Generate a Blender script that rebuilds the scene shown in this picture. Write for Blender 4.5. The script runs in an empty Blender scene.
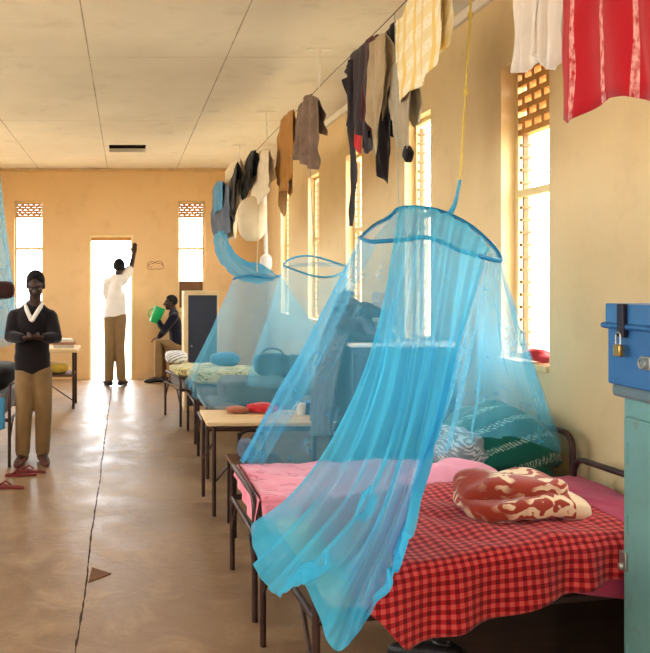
import bpy, bmesh, math, random
from mathutils import Vector, Matrix, noise
random.seed(7)
S = bpy.context.scene
COL = S.collection
PI = math.pi
EYE = 1.6
F = 760.0
def P(px, py, d):
    return Vector(((px - 126) / F * d, d, EYE - (py - 281) / F * d))
def lerp(a, b, t): return a + (b - a) * t
def interp(pts, x):
    if x <= pts[0][0]: return pts[0][1]
    for (a, va), (b, vb) in zip(pts, pts[1:]):
        if x <= b:
            t = (x - a) / (b - a); return va + (vb - va) * t
    return pts[-1][1]
def cr(pts, t):
    n = len(pts) - 1
    t = max(0, min(0.999999, t)) * n
    i = int(t); f = t - i
    p1, p2 = pts[i], pts[i + 1]
    p0 = pts[i - 1] if i > 0 else p1 * 2 - p2
    p3 = pts[i + 2] if i + 2 <= n else p2 * 2 - p1
    return 0.5 * ((2 * p1) + (p2 - p0) * f + (2 * p0 - 5 * p1 + 4 * p2 - p3) * f * f + (3 * p1 - p0 - 3 * p2 + p3) * f ** 3)
def fn(x, y=0.0, z=0.0): return noise.noise(Vector((x, y, z)))

# ------------------------------------------------------------------ mesh builder
class MB:
    def __init__(s): s.v = []; s.f = []; s.uv = {}
    def add(s, vs, fs):
        b = len(s.v); s.v += [Vector(v) for v in vs]; s.f += [tuple(i + b for i in f) for f in fs]; return b
    def box(s, c, d, rot=None):
        c = Vector(c); vs = []
        for x in (-.5, .5):
            for y in (-.5, .5):
                for z in (-.5, .5):
                    p = Vector((x * d[0], y * d[1], z * d[2]))
                    if rot: p = rot @ p
                    vs.append(c + p)
        s.add(vs, [(0, 1, 3, 2), (4, 6, 7, 5), (0, 4, 5, 1), (2, 3, 7, 6), (0, 2, 6, 4), (1, 5, 7, 3)]); return s
    def b2(s, a, b):
        a = Vector(a); b = Vector(b)
        return s.box((a + b) / 2, [abs(b[i] - a[i]) for i in range(3)])
    def hexa(s, pts):
        s.add(pts, [(3, 2, 1, 0), (4, 5, 6, 7), (0, 1, 5, 4), (1, 2, 6, 5), (2, 3, 7, 6), (3, 0, 4, 7)]); return s
    def tube(s, path, r, seg=10, closed=False, flat=1.0, round_ends=False):
        path = [Vector(p) for p in path]; n = len(path)
        rr = list(r) if isinstance(r, (list, tuple)) else [r] * n
        if round_ends:
            d0 = (path[0] - path[1]).normalized(); d1 = (path[-1] - path[-2]).normalized()
            A = [path[0] + d0 * rr[0] * math.sin(a) for a in (1.45, 1.1, .6)]; ra = [rr[0] * math.cos(a) for a in (1.45, 1.1, .6)]
            B = [path[-1] + d1 * rr[-1] * math.sin(a) for a in (.6, 1.1, 1.45)]; rb = [rr[-1] * math.cos(a) for a in (.6, 1.1, 1.45)]
            path = A + path + B; rr = ra + rr + rb; n = len(path)
        vs = []; up = None
        for i in range(n):
            if closed: t = path[(i + 1) % n] - path[i - 1]
            else: t = path[min(i + 1, n - 1)] - path[max(i - 1, 0)]
            if t.length < 1e-9: t = Vector((0, 0, 1))
            t.normalize()
            if up is None:
                up = Vector((0, 0, 1)) if abs(t.z) < .9 else Vector((0, 1, 0))
            up = up - t * up.dot(t)
            if up.length < 1e-6: up = t.orthogonal()
            up.normalize(); sd = t.cross(up)
            for k in range(seg):
                a = 2 * PI * k / seg
                vs.append(path[i] + (up * math.sin(a) * flat + sd * math.cos(a)) * rr[i])
        fs = []
        for i in range(n if closed else n - 1):
            j = (i + 1) % n
            for k in range(seg):
                l = (k + 1) % seg
                fs.append((i * seg + k, i * seg + l, j * seg + l, j * seg + k))
        if not closed:
            fs.append(tuple(range(seg))[::-1]); fs.append(tuple((n - 1) * seg + k for k in range(seg)))
        s.add(vs, fs); return s
    def lathe(s, prof, c=(0, 0, 0), rot=None, seg=24):
        c = Vector(c); vs = []
        for (r, z) in prof:
            for k in range(seg):
                a = 2 * PI * k / seg; p = Vector((r * math.cos(a), r * math.sin(a), z))
                vs.append(c + (rot @ p if rot else p))
        fs = []
        for i in range(len(prof) - 1):
            for k in range(seg):
                l = (k + 1) % seg; fs.append((i * seg + k, i * seg + l, (i + 1) * seg + l, (i + 1) * seg + k))
        if prof[0][0] > 1e-6: fs.append(tuple(range(seg))[::-1])
        if prof[-1][0] > 1e-6: fs.append(tuple((len(prof) - 1) * seg + k for k in range(seg)))
        s.add(vs, fs); return s
    def ell(s, c, r, rot=None, seg=20, rings=12, e=1.0, disp=None):
        c = Vector(c); vs = []
        def sp(x): return math.copysign(abs(x) ** e, x)
        for i in range(rings + 1):
            th = PI * i / rings - PI / 2
            for k in range(seg):
                a = 2 * PI * k / seg
                p = Vector((sp(math.cos(th)) * sp(math.cos(a)) * r[0], sp(math.cos(th)) * sp(math.sin(a)) * r[1], sp(math.sin(th)) * r[2]))
                if rot: p = rot @ p
                p = c + p
                if disp: p = disp(p)
                vs.append(p)
        fs = []
        for i in range(rings):
            for k in range(seg):
                l = (k + 1) % seg; fs.append((i * seg + k, i * seg + l, (i + 1) * seg + l, (i + 1) * seg + k))
        s.add(vs, fs); return s
    def grid(s, g, nu, nv, uv=None, closed_u=False):
        b = len(s.v); m = nu if closed_u else nu + 1
        for i in range(m):
            for j in range(nv + 1):
                s.v.append(Vector(g(i / nu, j / nv)))
                if uv: s.uv[len(s.v) - 1] = uv(i / nu, j / nv)
        for i in range(nu):
            k = (i + 1) % m
            for j in range(nv):
                s.f.append((b + i * (nv + 1) + j, b + k * (nv + 1) + j, b + k * (nv + 1) + j + 1, b + i * (nv + 1) + j + 1))
        return s
    def mesh(s, name, org):
        me = bpy.data.meshes.new(name)
        me.from_pydata([tuple(v - org) for v in s.v], [], s.f)
        bm = bmesh.new(); bm.from_mesh(me)
        bmesh.ops.remove_doubles(bm, verts=bm.verts, dist=1e-5) if not s.uv else None
        bmesh.ops.recalc_face_normals(bm, faces=bm.faces); bm.to_mesh(me); bm.free()
        if s.uv:
            L = me.uv_layers.new(name='UVMap')
            for lp in me.loops: L.data[lp.index].uv = s.uv.get(lp.vertex_index, (0, 0))
        return me
    def build(s, name, mat, parent=None, smooth=True, bevel=0, bseg=2, solid=0, sub=0, remesh=0, smo=4, base=True):
        if parent is not None:
            org = Vector((0, 0, 0)); q = parent
            while q: org = org + q.location; q = q.parent
        elif base:
            xs = [v.x for v in s.v]; ys = [v.y for v in s.v]; zs = [v.z for v in s.v]
            org = Vector(((min(xs) + max(xs)) / 2, (min(ys) + max(ys)) / 2, min(zs)))
        else: org = Vector((0, 0, 0))
        me = s.mesh(name, org)
        ob = bpy.data.objects.new(name, me); COL.objects.link(ob)
        if parent is not None: ob.parent = parent
        else: ob.location = org
        if remesh:
            m = ob.modifiers.new('r', 'REMESH'); m.mode = 'VOXEL'; m.voxel_size = remesh; m.use_smooth_shade = True
            m = ob.modifiers.new('s', 'SMOOTH'); m.factor = .5; m.iterations = smo
            dg = bpy.context.evaluated_depsgraph_get(); dg.update()
            nm = bpy.data.meshes.new_from_object(ob.evaluated_get(dg)); ob.modifiers.clear(); ob.data = nm; nm.name = name
        if solid:
            m = ob.modifiers.new('solid', 'SOLIDIFY'); m.thickness = solid; m.offset = 0
        if bevel:
            m = ob.modifiers.new('bevel', 'BEVEL'); m.width = bevel; m.segments = bseg; m.limit_method = 'ANGLE'; m.angle_limit = .6
        if sub:
            m = ob.modifiers.new('sub', 'SUBSURF'); m.levels = sub; m.render_levels = sub
        me = ob.data; me.materials.clear(); me.materials.append(mat)
        if smooth:
            me.polygons.foreach_set('use_smooth', [True] * len(me.polygons))
            try: me.set_sharp_from_angle(angle=math.radians(50))
            except Exception: pass
        me.update()
        return ob
def tag(o, label=None, cat=None, group=None, kind=None):
    if label: o['label'] = label
    if cat: o['category'] = cat
    if group: o['group'] = group
    if kind: o['kind'] = kind
    return o
def thing(name, loc, label, cat, group=None):
    o = bpy.data.objects.new(name, None); COL.objects.link(o); o.location = loc; o.empty_display_size = .1
    return tag(o, label, cat, group)

# ------------------------------------------------------------------ materials
def srgb(r, g, b):
    def c(x):
        x /= 255.0
        return x / 12.92 if x <= .04045 else ((x + .055) / 1.055) ** 2.4
    return (c(r), c(g), c(b), 1)
class NT:
    def __init__(s, name):
        s.m = bpy.data.materials.new(name); s.m.use_nodes = True; s.t = s.m.node_tree; s.t.nodes.clear()
        s.out = s.n('ShaderNodeOutputMaterial')
    def n(s, ty, **kw):
        x = s.t.nodes.new(ty)
        for k, v in kw.items():
            if k.startswith('i_'):
                k = k[2:]; x.inputs[int(k) if k.isdigit() else k].default_value = v
            else: setattr(x, k, v)
        return x
    def l(s, a, b): s.t.links.new(a, b)
    def math(s, op, a, b=None, c=None):
        x = s.n('ShaderNodeMath', operation=op)
        for i, q in enumerate((a, b, c)):
            if q is None: continue
            if isinstance(q, (int, float)): x.inputs[i].default_value = q
            else: s.l(q, x.inputs[i])
        return x.outputs[0]
    def mix(s, f, a, b, mode='MIX'):
        x = s.n('ShaderNodeMix', data_type='RGBA', blend_type=mode)
        for i, q in ((0, f), (6, a), (7, b)):
            if isinstance(q, (int, float)): x.inputs[i].default_value = q
            elif isinstance(q, tuple): x.inputs[i].default_value = q
            else: s.l(q, x.inputs[i])
        return x.outputs[2]
    def noise(s, vec, scale, detail=4, rough=.55, dist=0):
        x = s.n('ShaderNodeTexNoise'); x.inputs['Scale'].default_value = scale; x.inputs['Detail'].default_value = detail
        x.inputs['Roughness'].default_value = rough; x.inputs['Distortion'].default_value = dist
        s.l(vec, x.inputs['Vector']); return x.outputs['Fac']
    def ramp(s, f, a, b, ca=(0, 0, 0, 1), cb=(1, 1, 1, 1)):
        x = s.n('ShaderNodeValToRGB'); x.color_ramp.elements[0].position = a; x.color_ramp.elements[1].position = b
        x.color_ramp.elements[0].color = ca; x.color_ramp.elements[1].color = cb; s.l(f, x.inputs[0]); return x.outputs[0]
    def obj(s): return s.n('ShaderNodeTexCoord').outputs['Object']
    def uv(s): return s.n('ShaderNodeTexCoord').outputs['UV']
    def bsdf(s, col, rough=.7, spec=.3, metal=0, bump=None, bs=.2, bd=.01, sheen=0):
        p = s.n('ShaderNodeBsdfPrincipled')
        if isinstance(col, tuple): p.inputs['Base Color'].default_value = col
        else: s.l(col, p.inputs['Base Color'])
        if isinstance(rough, (int, float)): p.inputs['Roughness'].default_value = rough
        else: s.l(rough, p.inputs['Roughness'])
        p.inputs['Specular IOR Level'].default_value = spec; p.inputs['Metallic'].default_value = metal
        p.inputs['Sheen Weight'].default_value = sheen
        if bump is not None:
            b = s.n('ShaderNodeBump'); b.inputs['Strength'].default_value = bs; b.inputs['Distance'].default_value = bd
            s.l(bump, b.inputs['Height']); s.l(b.outputs[0], p.inputs['Normal'])
        s.l(p.outputs[0], s.out.inputs[0]); return p
MATS = {}
def simple(name, rgb, rough=.7, var=.12, scale=8, metal=0, spec=.3, bump=.15, dark=None):
    if name in MATS: return MATS[name]
    t = NT(name); v = t.obj(); c = srgb(*rgb)
    d = srgb(*dark) if dark else tuple(x * (1 - 2.2 * var) for x in c[:3]) + (1,)
    n1 = t.noise(v, scale)
    col = t.mix(t.ramp(n1, .3, .75), d, c)
    t.bsdf(col, rough, spec, metal, t.noise(v, scale * 6), bump)
    MATS[name] = t.m; return t.m
def cloth(name, rgb, var=.1, scale=9, rough=.9):
    if name in MATS: return MATS[name]
    t = NT(name); v = t.obj(); c = srgb(*rgb); d = tuple(x * (1 - 2 * var) for x in c[:3]) + (1,)
    n1 = t.noise(v, scale)
    col = t.mix(t.ramp(n1, .3, .7), d, c)
    t.bsdf(col, rough, .15, 0, t.noise(v, 160), .25, .002, .15)
    MATS[name] = t.m; return t.m

def m_wall(name, a, b, dirt):
    t = NT(name); v = t.obj()
    n1 = t.noise(v, .9, 5); n2 = t.noise(v, 5, 6, .65); n3 = t.noise(v, 70, 3)
    col = t.mix(t.ramp(n1, .3, .7), srgb(*a), srgb(*b))
    col = t.mix(t.math('MULTIPLY', t.ramp(n2, .52, .8), .35), col, srgb(*dirt))
    t.bsdf(col, .75, .25, 0, t.math('ADD', t.math('MULTIPLY', n3, .4), t.noise(v, 14)), .12, .01)
    return t.m
WALL_R = m_wall('wall_plaster_tan', (214, 189, 143), (223, 199, 154), (190, 161, 114))
WALL_B = m_wall('wall_plaster_ochre', (210, 175, 126), (218, 184, 136), (184, 144, 96))

def m_ceiling():
    t = NT('ceiling_board'); v = t.obj(); sep = t.n('ShaderNodeSeparateXYZ'); t.l(v, sep.inputs[0])
    n1 = t.noise(v, .8, 6, .6); n2 = t.noise(v, 3, 6, .6)
    col = t.mix(t.ramp(n1, .3, .72), srgb(216, 208, 194), srgb(234, 227, 214))
    col = t.mix(t.math('MULTIPLY', t.ramp(n2, .56, .78), .4), col, srgb(172, 162, 146))
    # joints between the ceiling boards
    jx = t.math('ABSOLUTE', t.math('SUBTRACT', t.math('FRACT', t.math('DIVIDE', t.math('ADD', sep.outputs[0], .3 + .56 + 11.2), 1.12)), .5))
    wob = t.math('MULTIPLY', t.noise(v, 2.5), .012)
    mx = t.math('LESS_THAN', t.math('ADD', jx, t.math('SUBTRACT', wob, .006)), .0045)
    jy = t.math('ABSOLUTE', t.math('SUBTRACT', t.math('FRACT', t.math('DIVIDE', t.math('ADD', sep.outputs[1], 24.3), 2.44)), .5))
    my = t.math('LESS_THAN', t.math('ADD', jy, t.math('SUBTRACT', wob, .006)), .0028)
    col = t.mix(t.math('MULTIPLY', t.math('MULTIPLY', mx, t.math('LESS_THAN', sep.outputs[0], 1.5)), .6), col, srgb(110, 88, 66))
    col = t.mix(t.math('MULTIPLY', my, .35), col, srgb(140, 118, 92))
    t.bsdf(col, .8, .2, 0, t.math('MULTIPLY', mx, -1.0), .4, .01)
    return t.m
def m_floor():
    t = NT('worn_screed_floor'); v = t.obj(); sep = t.n('ShaderNodeSeparateXYZ'); t.l(v, sep.inputs[0])
    n1 = t.noise(v, .8, 6, .6, .4); n2 = t.noise(v, 3.5, 8, .65, .6); n3 = t.noise(v, 22, 6, .7)
    col = t.mix(t.ramp(n1, .3, .7), srgb(110, 83, 58), srgb(138, 110, 80))
    col = t.mix(t.math('MULTIPLY', t.ramp(n2, .48, .66), .6), col, srgb(164, 137, 106))
    col = t.mix(t.math('MULTIPLY', t.ramp(n3, .5, .85), .3), col, srgb(88, 66, 46))
    w = t.math('MULTIPLY', t.math('SUBTRACT', t.noise(v, 1.4, 5), .5), .035)
    d = t.math('ABSOLUTE', t.math('ADD', t.math('ADD', sep.outputs[0], .215), w))
    wd = t.math('MULTIPLY', t.ramp(t.noise(v, 9, 3), .3, .8), .009)
    g = t.math('LESS_THAN', d, t.math('ADD', wd, .001))
    w2 = t.math('MULTIPLY', t.math('SUBTRACT', t.noise(v, 2.3, 6), .5), .22)
    d2 = t.math('ABSOLUTE', t.math('ADD', t.math('SUBTRACT', sep.outputs[1], 5.55), w2))
    g2 = t.math('MULTIPLY', t.math('MULTIPLY', t.math('LESS_THAN', d2, .012), t.math('GREATER_THAN', sep.outputs[0], -.25)), .6)
    col = t.mix(t.math('MULTIPLY', g, .95), col, srgb(52, 34, 24))
    col = t.mix(g2, col, srgb(110, 82, 58))
    r = t.n('ShaderNodeMapRange'); r.inputs[1].default_value = .3; r.inputs[2].default_value = .7; r.inputs[3].default_value = .30; r.inputs[4].default_value = .52
    t.l(n2, r.inputs[0])
    h = t.math('SUBTRACT', t.math('ADD', t.math('MULTIPLY', n2, .7), t.math('MULTIPLY', n3, .15)), t.math('MULTIPLY', g, .5))
    t.bsdf(col, t.math('MAXIMUM', r.outputs[0], g), .5, 0, h, .4, .02)
    return t.m
def m_net(name, rgb, alpha):
    t = NT(name); c = srgb(*rgb)
    v = t.obj()
    d = t.n('ShaderNodeBsdfDiffuse'); d.inputs[0].default_value = c
    tr = t.n('ShaderNodeBsdfTranslucent'); tr.inputs[0].default_value = c
    m1 = t.n('ShaderNodeMixShader'); m1.inputs[0].default_value = .5; t.l(d.outputs[0], m1.inputs[1]); t.l(tr.outputs[0], m1.inputs[2])
    tp = t.n('ShaderNodeBsdfTransparent'); m2 = t.n('ShaderNodeMixShader')
    a = t.math('ADD', t.math('MULTIPLY', t.noise(v, 6, 3), .16), alpha - .08)
    t.l(a, m2.inputs[0]); t.l(tp.outputs[0], m2.inputs[1]); t.l(m1.outputs[0], m2.inputs[2]); t.l(m2.outputs[0], t.out.inputs[0])
    return t.m
def m_glass():
    t = NT('louvre_glass'); tp = t.n('ShaderNodeBsdfTransparent'); tp.inputs[0].default_value = (.93, .96, .95, 1)
    g = t.n('ShaderNodeBsdfGlossy'); g.inputs['Roughness'].default_value = .05
    m = t.n('ShaderNodeMixShader'); m.inputs[0].default_value = .08
    t.l(tp.outputs[0], m.inputs[1]); t.l(g.outputs[0], m.inputs[2]); t.l(m.outputs[0], t.out.inputs[0]); return t.m
def m_gingham():
    t = NT('red_gingham'); sep = t.n('ShaderNodeSeparateXYZ'); t.l(t.uv(), sep.inputs[0])
    def st(o): return t.math('LESS_THAN', t.math('FRACT', t.math('DIVIDE', o, .032)), .5)
    a = st(sep.outputs[0]); b = st(sep.outputs[1])
    s = t.math('ADD', a, b)
    c = t.mix(t.math('MULTIPLY', s, 1.0), srgb(206, 84, 76), srgb(172, 34, 38))
    c = t.mix(t.math('GREATER_THAN', s, 1.5), c, srgb(98, 16, 24))
    c = t.mix(t.math('MULTIPLY', t.noise(t.obj(), 7), .25), c, srgb(120, 22, 26))
    t.bsdf(c, .9, .15, 0, t.noise(t.obj(), 140), .3, .002, .1); return t.m
def m_bands(name, base, alt, bandfn_axis, period, width, jag=0.0, extra=None, hatch=0):
    t = NT(name); sep = t.n('ShaderNodeSeparateXYZ'); t.l(t.uv(), sep.inputs[0])
    o = sep.outputs[bandfn_axis]; q = sep.outputs[1 - bandfn_axis]
    if jag:
        z = t.math('ABSOLUTE', t.math('SUBTRACT', t.math('FRACT', t.math('DIVIDE', q, .03)), .5))
        o = t.math('ADD', o, t.math('MULTIPLY', z, jag))
    f = t.math('LESS_THAN', t.math('FRACT', t.math('DIVIDE', o, period)), width)
    br = t.ramp(t.noise(t.uv(), 60, 2), .35, .6)
    f = t.math('MULTIPLY', f, br)
    if hatch: f = t.math('MULTIPLY', f, t.math('LESS_THAN', t.math('FRACT', t.math('DIVIDE', t.math('ADD', q, t.math('MULTIPLY', sep.outputs[bandfn_axis], .8)), hatch)), .62))
    c = t.mix(f, srgb(*base), srgb(*alt))
    if extra:
        c = t.mix(t.math('LESS_THAN', t.math('FRACT', t.math('DIVIDE', t.math('ADD', q, .03), extra[1])), extra[2]), c, srgb(*extra[0]))
    c = t.mix(t.math('MULTIPLY', t.noise(t.obj(), 8), .2), c, tuple(x * .5 for x in srgb(*base)[:3]) + (1,))
    t.bsdf(c, .9, .15, 0, t.noise(t.obj(), 120), .3, .003, .2); return t.m
def m_floral(name, base, alt, scale=9, thr=.5, end=None, axis_end=0, end_at=None):
    t = NT(name); v = t.obj()
    w = t.n('ShaderNodeTexWave', wave_type='RINGS'); w.inputs['Scale'].default_value = scale; w.inputs['Distortion'].default_value = 9
    w.inputs['Detail'].default_value = 2.0; w.inputs['Detail Scale'].default_value = 1.4; t.l(v, w.inputs['Vector'])
    n = t.noise(v, scale * .55, 2)
    f = t.math('MULTIPLY', t.ramp(w.outputs['Fac'], .5, .62), t.ramp(n, thr - .05, thr + .06))
    c = t.mix(f, srgb(*base), srgb(*alt))
    if end_at is not None:
        sep = t.n('ShaderNodeSeparateXYZ'); t.l(v, sep.inputs[0])
        e = t.math('GREATER_THAN', t.math('ADD', sep.outputs[axis_end], t.math('MULTIPLY', n, .06)), end_at)
        c = t.mix(e, c, srgb(*alt))
    t.bsdf(c, .92, .12, 0, t.noise(v, 90), .4, .004, .25); return t.m
def m_paint_metal(name, rgb, rust, amt=.5):
    t = NT(name); v = t.obj(); n1 = t.noise(v, 3, 6, .65); n2 = t.noise(v, 17, 7, .7)
    c = t.mix(t.ramp(n1, .3, .7), tuple(x * .72 for x in srgb(*rgb)[:3]) + (1,), srgb(*rgb))
    c = t.mix(t.math('MULTIPLY', t.ramp(n2, .58, .7), amt), c, srgb(*rust))
    t.bsdf(c, .45, .4, 0, n2, .08, .004); return t.m
def m_wood(name, a, b):
    t = NT(name); mp = t.n('ShaderNodeMapping'); mp.inputs['Scale'].default_value = (2, 30, 30); t.l(t.obj(), mp.inputs[0])
    n = t.noise(mp.outputs[0], 1.4, 6, .6, .5)
    t.bsdf(t.mix(t.ramp(n, .3, .7), srgb(*a), srgb(*b)), .5, .35, 0, n, .1, .003); return t.m

CEIL = m_ceiling(); FLOOR = m_floor()
NET = m_net('blue_netting', (110, 205, 240), .36)
NETD = m_net('blue_netting_gathered', (84, 204, 242), .70)
NETF = m_net('blue_netting_distant', (116, 200, 230), .29)
NETG = m_net('grey_blue_netting', (120, 198, 226), .27)
RING = simple('blue_hoop_tube', (20, 128, 178), .5)
GLASS = m_glass()
STEEL = simple('brown_painted_steel', (66, 38, 30), .45, .2, 12, .2, .5, .1)
IRON = simple('dark_steel', (46, 30, 26), .4, .2, 12, .4, .5, .1)
CREAM = simple('cream_window_paint', (236, 214, 158), .55, .08, 6)
BRICK = simple('ochre_vent_block', (205, 150, 84), .85, .12, 10)
WHITEP = simple('white_paint', (232, 226, 214), .6, .06, 6)
WOOD = m_wood('pale_board', (196, 160, 112), (230, 200, 152))
WOODD = m_wood('dark_board', (74, 44, 30), (104, 66, 44))
SKIN = simple('dark_skin', (60, 37, 28), .5, .08, 20, 0, .35, .05)
HAIR = simple('black_hair', (22, 18, 17), .9, .1, 60)
BLACK = cloth('black_cloth', (24, 16, 18)); NAVY = cloth('navy_cloth', (24, 24, 40)); KHAKI = cloth('khaki_cloth', (168, 138, 94))
OLIVE = cloth('tan_cloth', (134, 106, 70)); WHITE = cloth('white_cloth', (226, 218, 208), .05); CREAMC = cloth('cream_cloth', (226, 208, 176), .07)
CHAR = cloth('charcoal_cloth', (62, 58, 64)); MAROON = cloth('maroon_cloth', (84, 36, 42)); TAUPE = cloth('taupe_cloth', (128, 108, 92))
BEIGE = cloth('beige_cloth', (176, 158, 128)); MUST = cloth('mustard_cloth', (176, 122, 52)); GREY = cloth('grey_cloth', (126, 132, 136))
PINK = m_floral('pink_sheet_print', (228, 136, 154), (206, 98, 124), 14, .5)
PINKP = cloth('pale_pink_cloth', (240, 158, 178), .08, 5); MAG = cloth('magenta_cloth', (182, 58, 92), .08, 5); ROSE = cloth('red_cloth', (198, 52, 56))
FOAM = simple('yellow_foam', (214, 178, 104), .9, .1, 10); TICK = cloth('grey_ticking', (120, 112, 108))
BLUEC = cloth('blue_cloth', (70, 140, 178), .12); SLATE = cloth('slate_blue_cloth', (78, 92, 112), .12)
YELF = m_floral('yellow_flower_print', (214, 196, 140), (128, 140, 82), 12, .45)
SHOE = simple('black_shoe_leather', (26, 21, 20), .4); SOLE = simple('red_rubber', (122, 44, 38), .6); BRSOLE = simple('brown_rubber', (96, 50, 40), .6)
BRASS = simple('brass', (190, 150, 82), .3, .1, 20, .9, .5, .02)
LATCH = simple('pale_metal', (170, 168, 160), .35, .1, 20, .8)

# ------------------------------------------------------------------ room shell
XR, XL, YB, YF, H, TH = 2.3, -2.8, 12.35, -4.0, 3.426, .2
WZ0, WZ1 = 1.13, 2.9
FARJ = [4.66, 6.27, 7.95, 9.6, 11.28]
rw = [(y - .53, y) for y in FARJ] + [(2.5, 3.03), (.85, 1.38), (-.8, -.27), (-2.45, -1.92)]
rw.sort()
def wall_boxes(axis, pos, thick, a0, a1, ops, top):
    """axis 'y': wall runs along y at x=pos..pos+thick; axis 'x': runs along x at y=pos.."""
    m = MB()
    def bx(s0, s1, z0, z1):
        if s1 - s0 < 1e-4 or z1 - z0 < 1e-4: return
        if axis == 'y': m.b2((pos, s0, z0), (pos + thick, s1, z1))
        else: m.b2((s0, pos, z0), (s1, pos + thick, z1))
    cur = a0
    for (s0, s1, z0, z1) in sorted(ops):
        bx(cur, s0, 0, top); bx(s0, s1, 0, z0); bx(s0, s1, z1, top); cur = s1
    bx(cur, a1, 0, top)
    return m
def struct(m, name, mat, label, cat, smooth=False, **k):
    return tag(m.build(name, mat, smooth=smooth, base=False, **k), label, cat, kind='structure')
struct(wall_boxes('y', XR, TH, YF - TH, YB + TH, [(a, b, WZ0, WZ1) for a, b in rw], H), 'wall_right', WALL_R, 'tan plastered long wall with tall narrow windows on the right', 'wall')
struct(wall_boxes('y', XL - TH, TH, YF - TH, YB + TH, [(a, b, WZ0, WZ1) for a, b in rw], H), 'wall_left', WALL_R, 'tan plastered long wall on the left', 'wall')
BWR, BWL = (.845, 1.285), (-1.815, -1.345)
DX0, DX1, DZ = -.6, .115, 2.345
struct(wall_boxes('x', YB, TH, XL, XR, [(BWL[0], BWL[1], WZ0, WZ1), (DX0, DX1, 0, DZ), (BWR[0], BWR[1], WZ0, WZ1)], H), 'wall_back', WALL_B, 'ochre end wall with the bright open doorway', 'wall')
struct(wall_boxes('x', YF - TH, TH, XL, XR, [(-1.815, -1.345, WZ0, WZ1), (.845, 1.285, WZ0, WZ1)], H), 'wall_front', WALL_R, 'tan end wall behind the viewer', 'wall')
m = MB(); m.b2((XL - TH, YF - TH, -.12), (XR + TH, YB + TH, 0)); struct(m, 'floor', FLOOR, 'worn brown concrete floor with a cracked joint along the aisle', 'floor')
HX0, HX1, HY0, HY1 = -.235, .275, 10.2, 10.76
m = MB(); zc = H; zt = H + .05
m.b2((XL - TH, YF - TH, zc), (HX0, YB + TH, zt)); m.b2((HX1, YF - TH, zc), (XR + TH, YB + TH, zt))
m.b2((HX0, YF - TH, zc), (HX1, HY0, zt)); m.b2((HX0, HY1, zc), (HX1, YB + TH, zt))
struct(m, 'ceiling', CEIL, 'pale stained ceiling boards with dark joints', 'ceiling')
m = MB(); zt2 = zt + .6
m.b2((HX0 - .05, HY0 - .05, zt2), (HX1 + .05, HY1 + .05, zt2 + .03))
m.b2((HX0 - .05, HY0 - .05, zt), (HX0, HY1 + .05, zt2)); m.b2((HX1, HY0 - .05, zt), (HX1 + .05, HY1 + .05, zt2))
m.b2((HX0, HY0 - .05, zt), (HX1, HY0, zt2)); m.b2((HX0, HY1, zt), (HX1, HY1 + .05, zt2))
struct(m, 'trim_1', simple('dark_roof_void', (40, 26, 20), .9), 'dark open hatch in the ceiling', 'ceiling hatch')
m = MB(); m.b2((XR - .035, YF, H - .07), (XR, YB, H)); struct(m, 'trim_2', WHITEP, 'white batten along the top of the right wall', 'trim', bevel=.008)
m = MB(); m.b2((XL, YB - .03, H - .045), (XR - .035, YB, H)); struct(m, 'trim_3', simple('tan_batten', (206, 172, 122), .7), 'tan batten along the top of the end wall', 'trim', bevel=.006)
# ground outside
m = MB(); m.b2((-30, -30, -.3), (30, 45, -.14)); struct(m, 'ground', simple('pale_dust', (206, 184, 150), .95, .1, 1.5), 'pale sunlit dust outside', 'ground')

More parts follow.
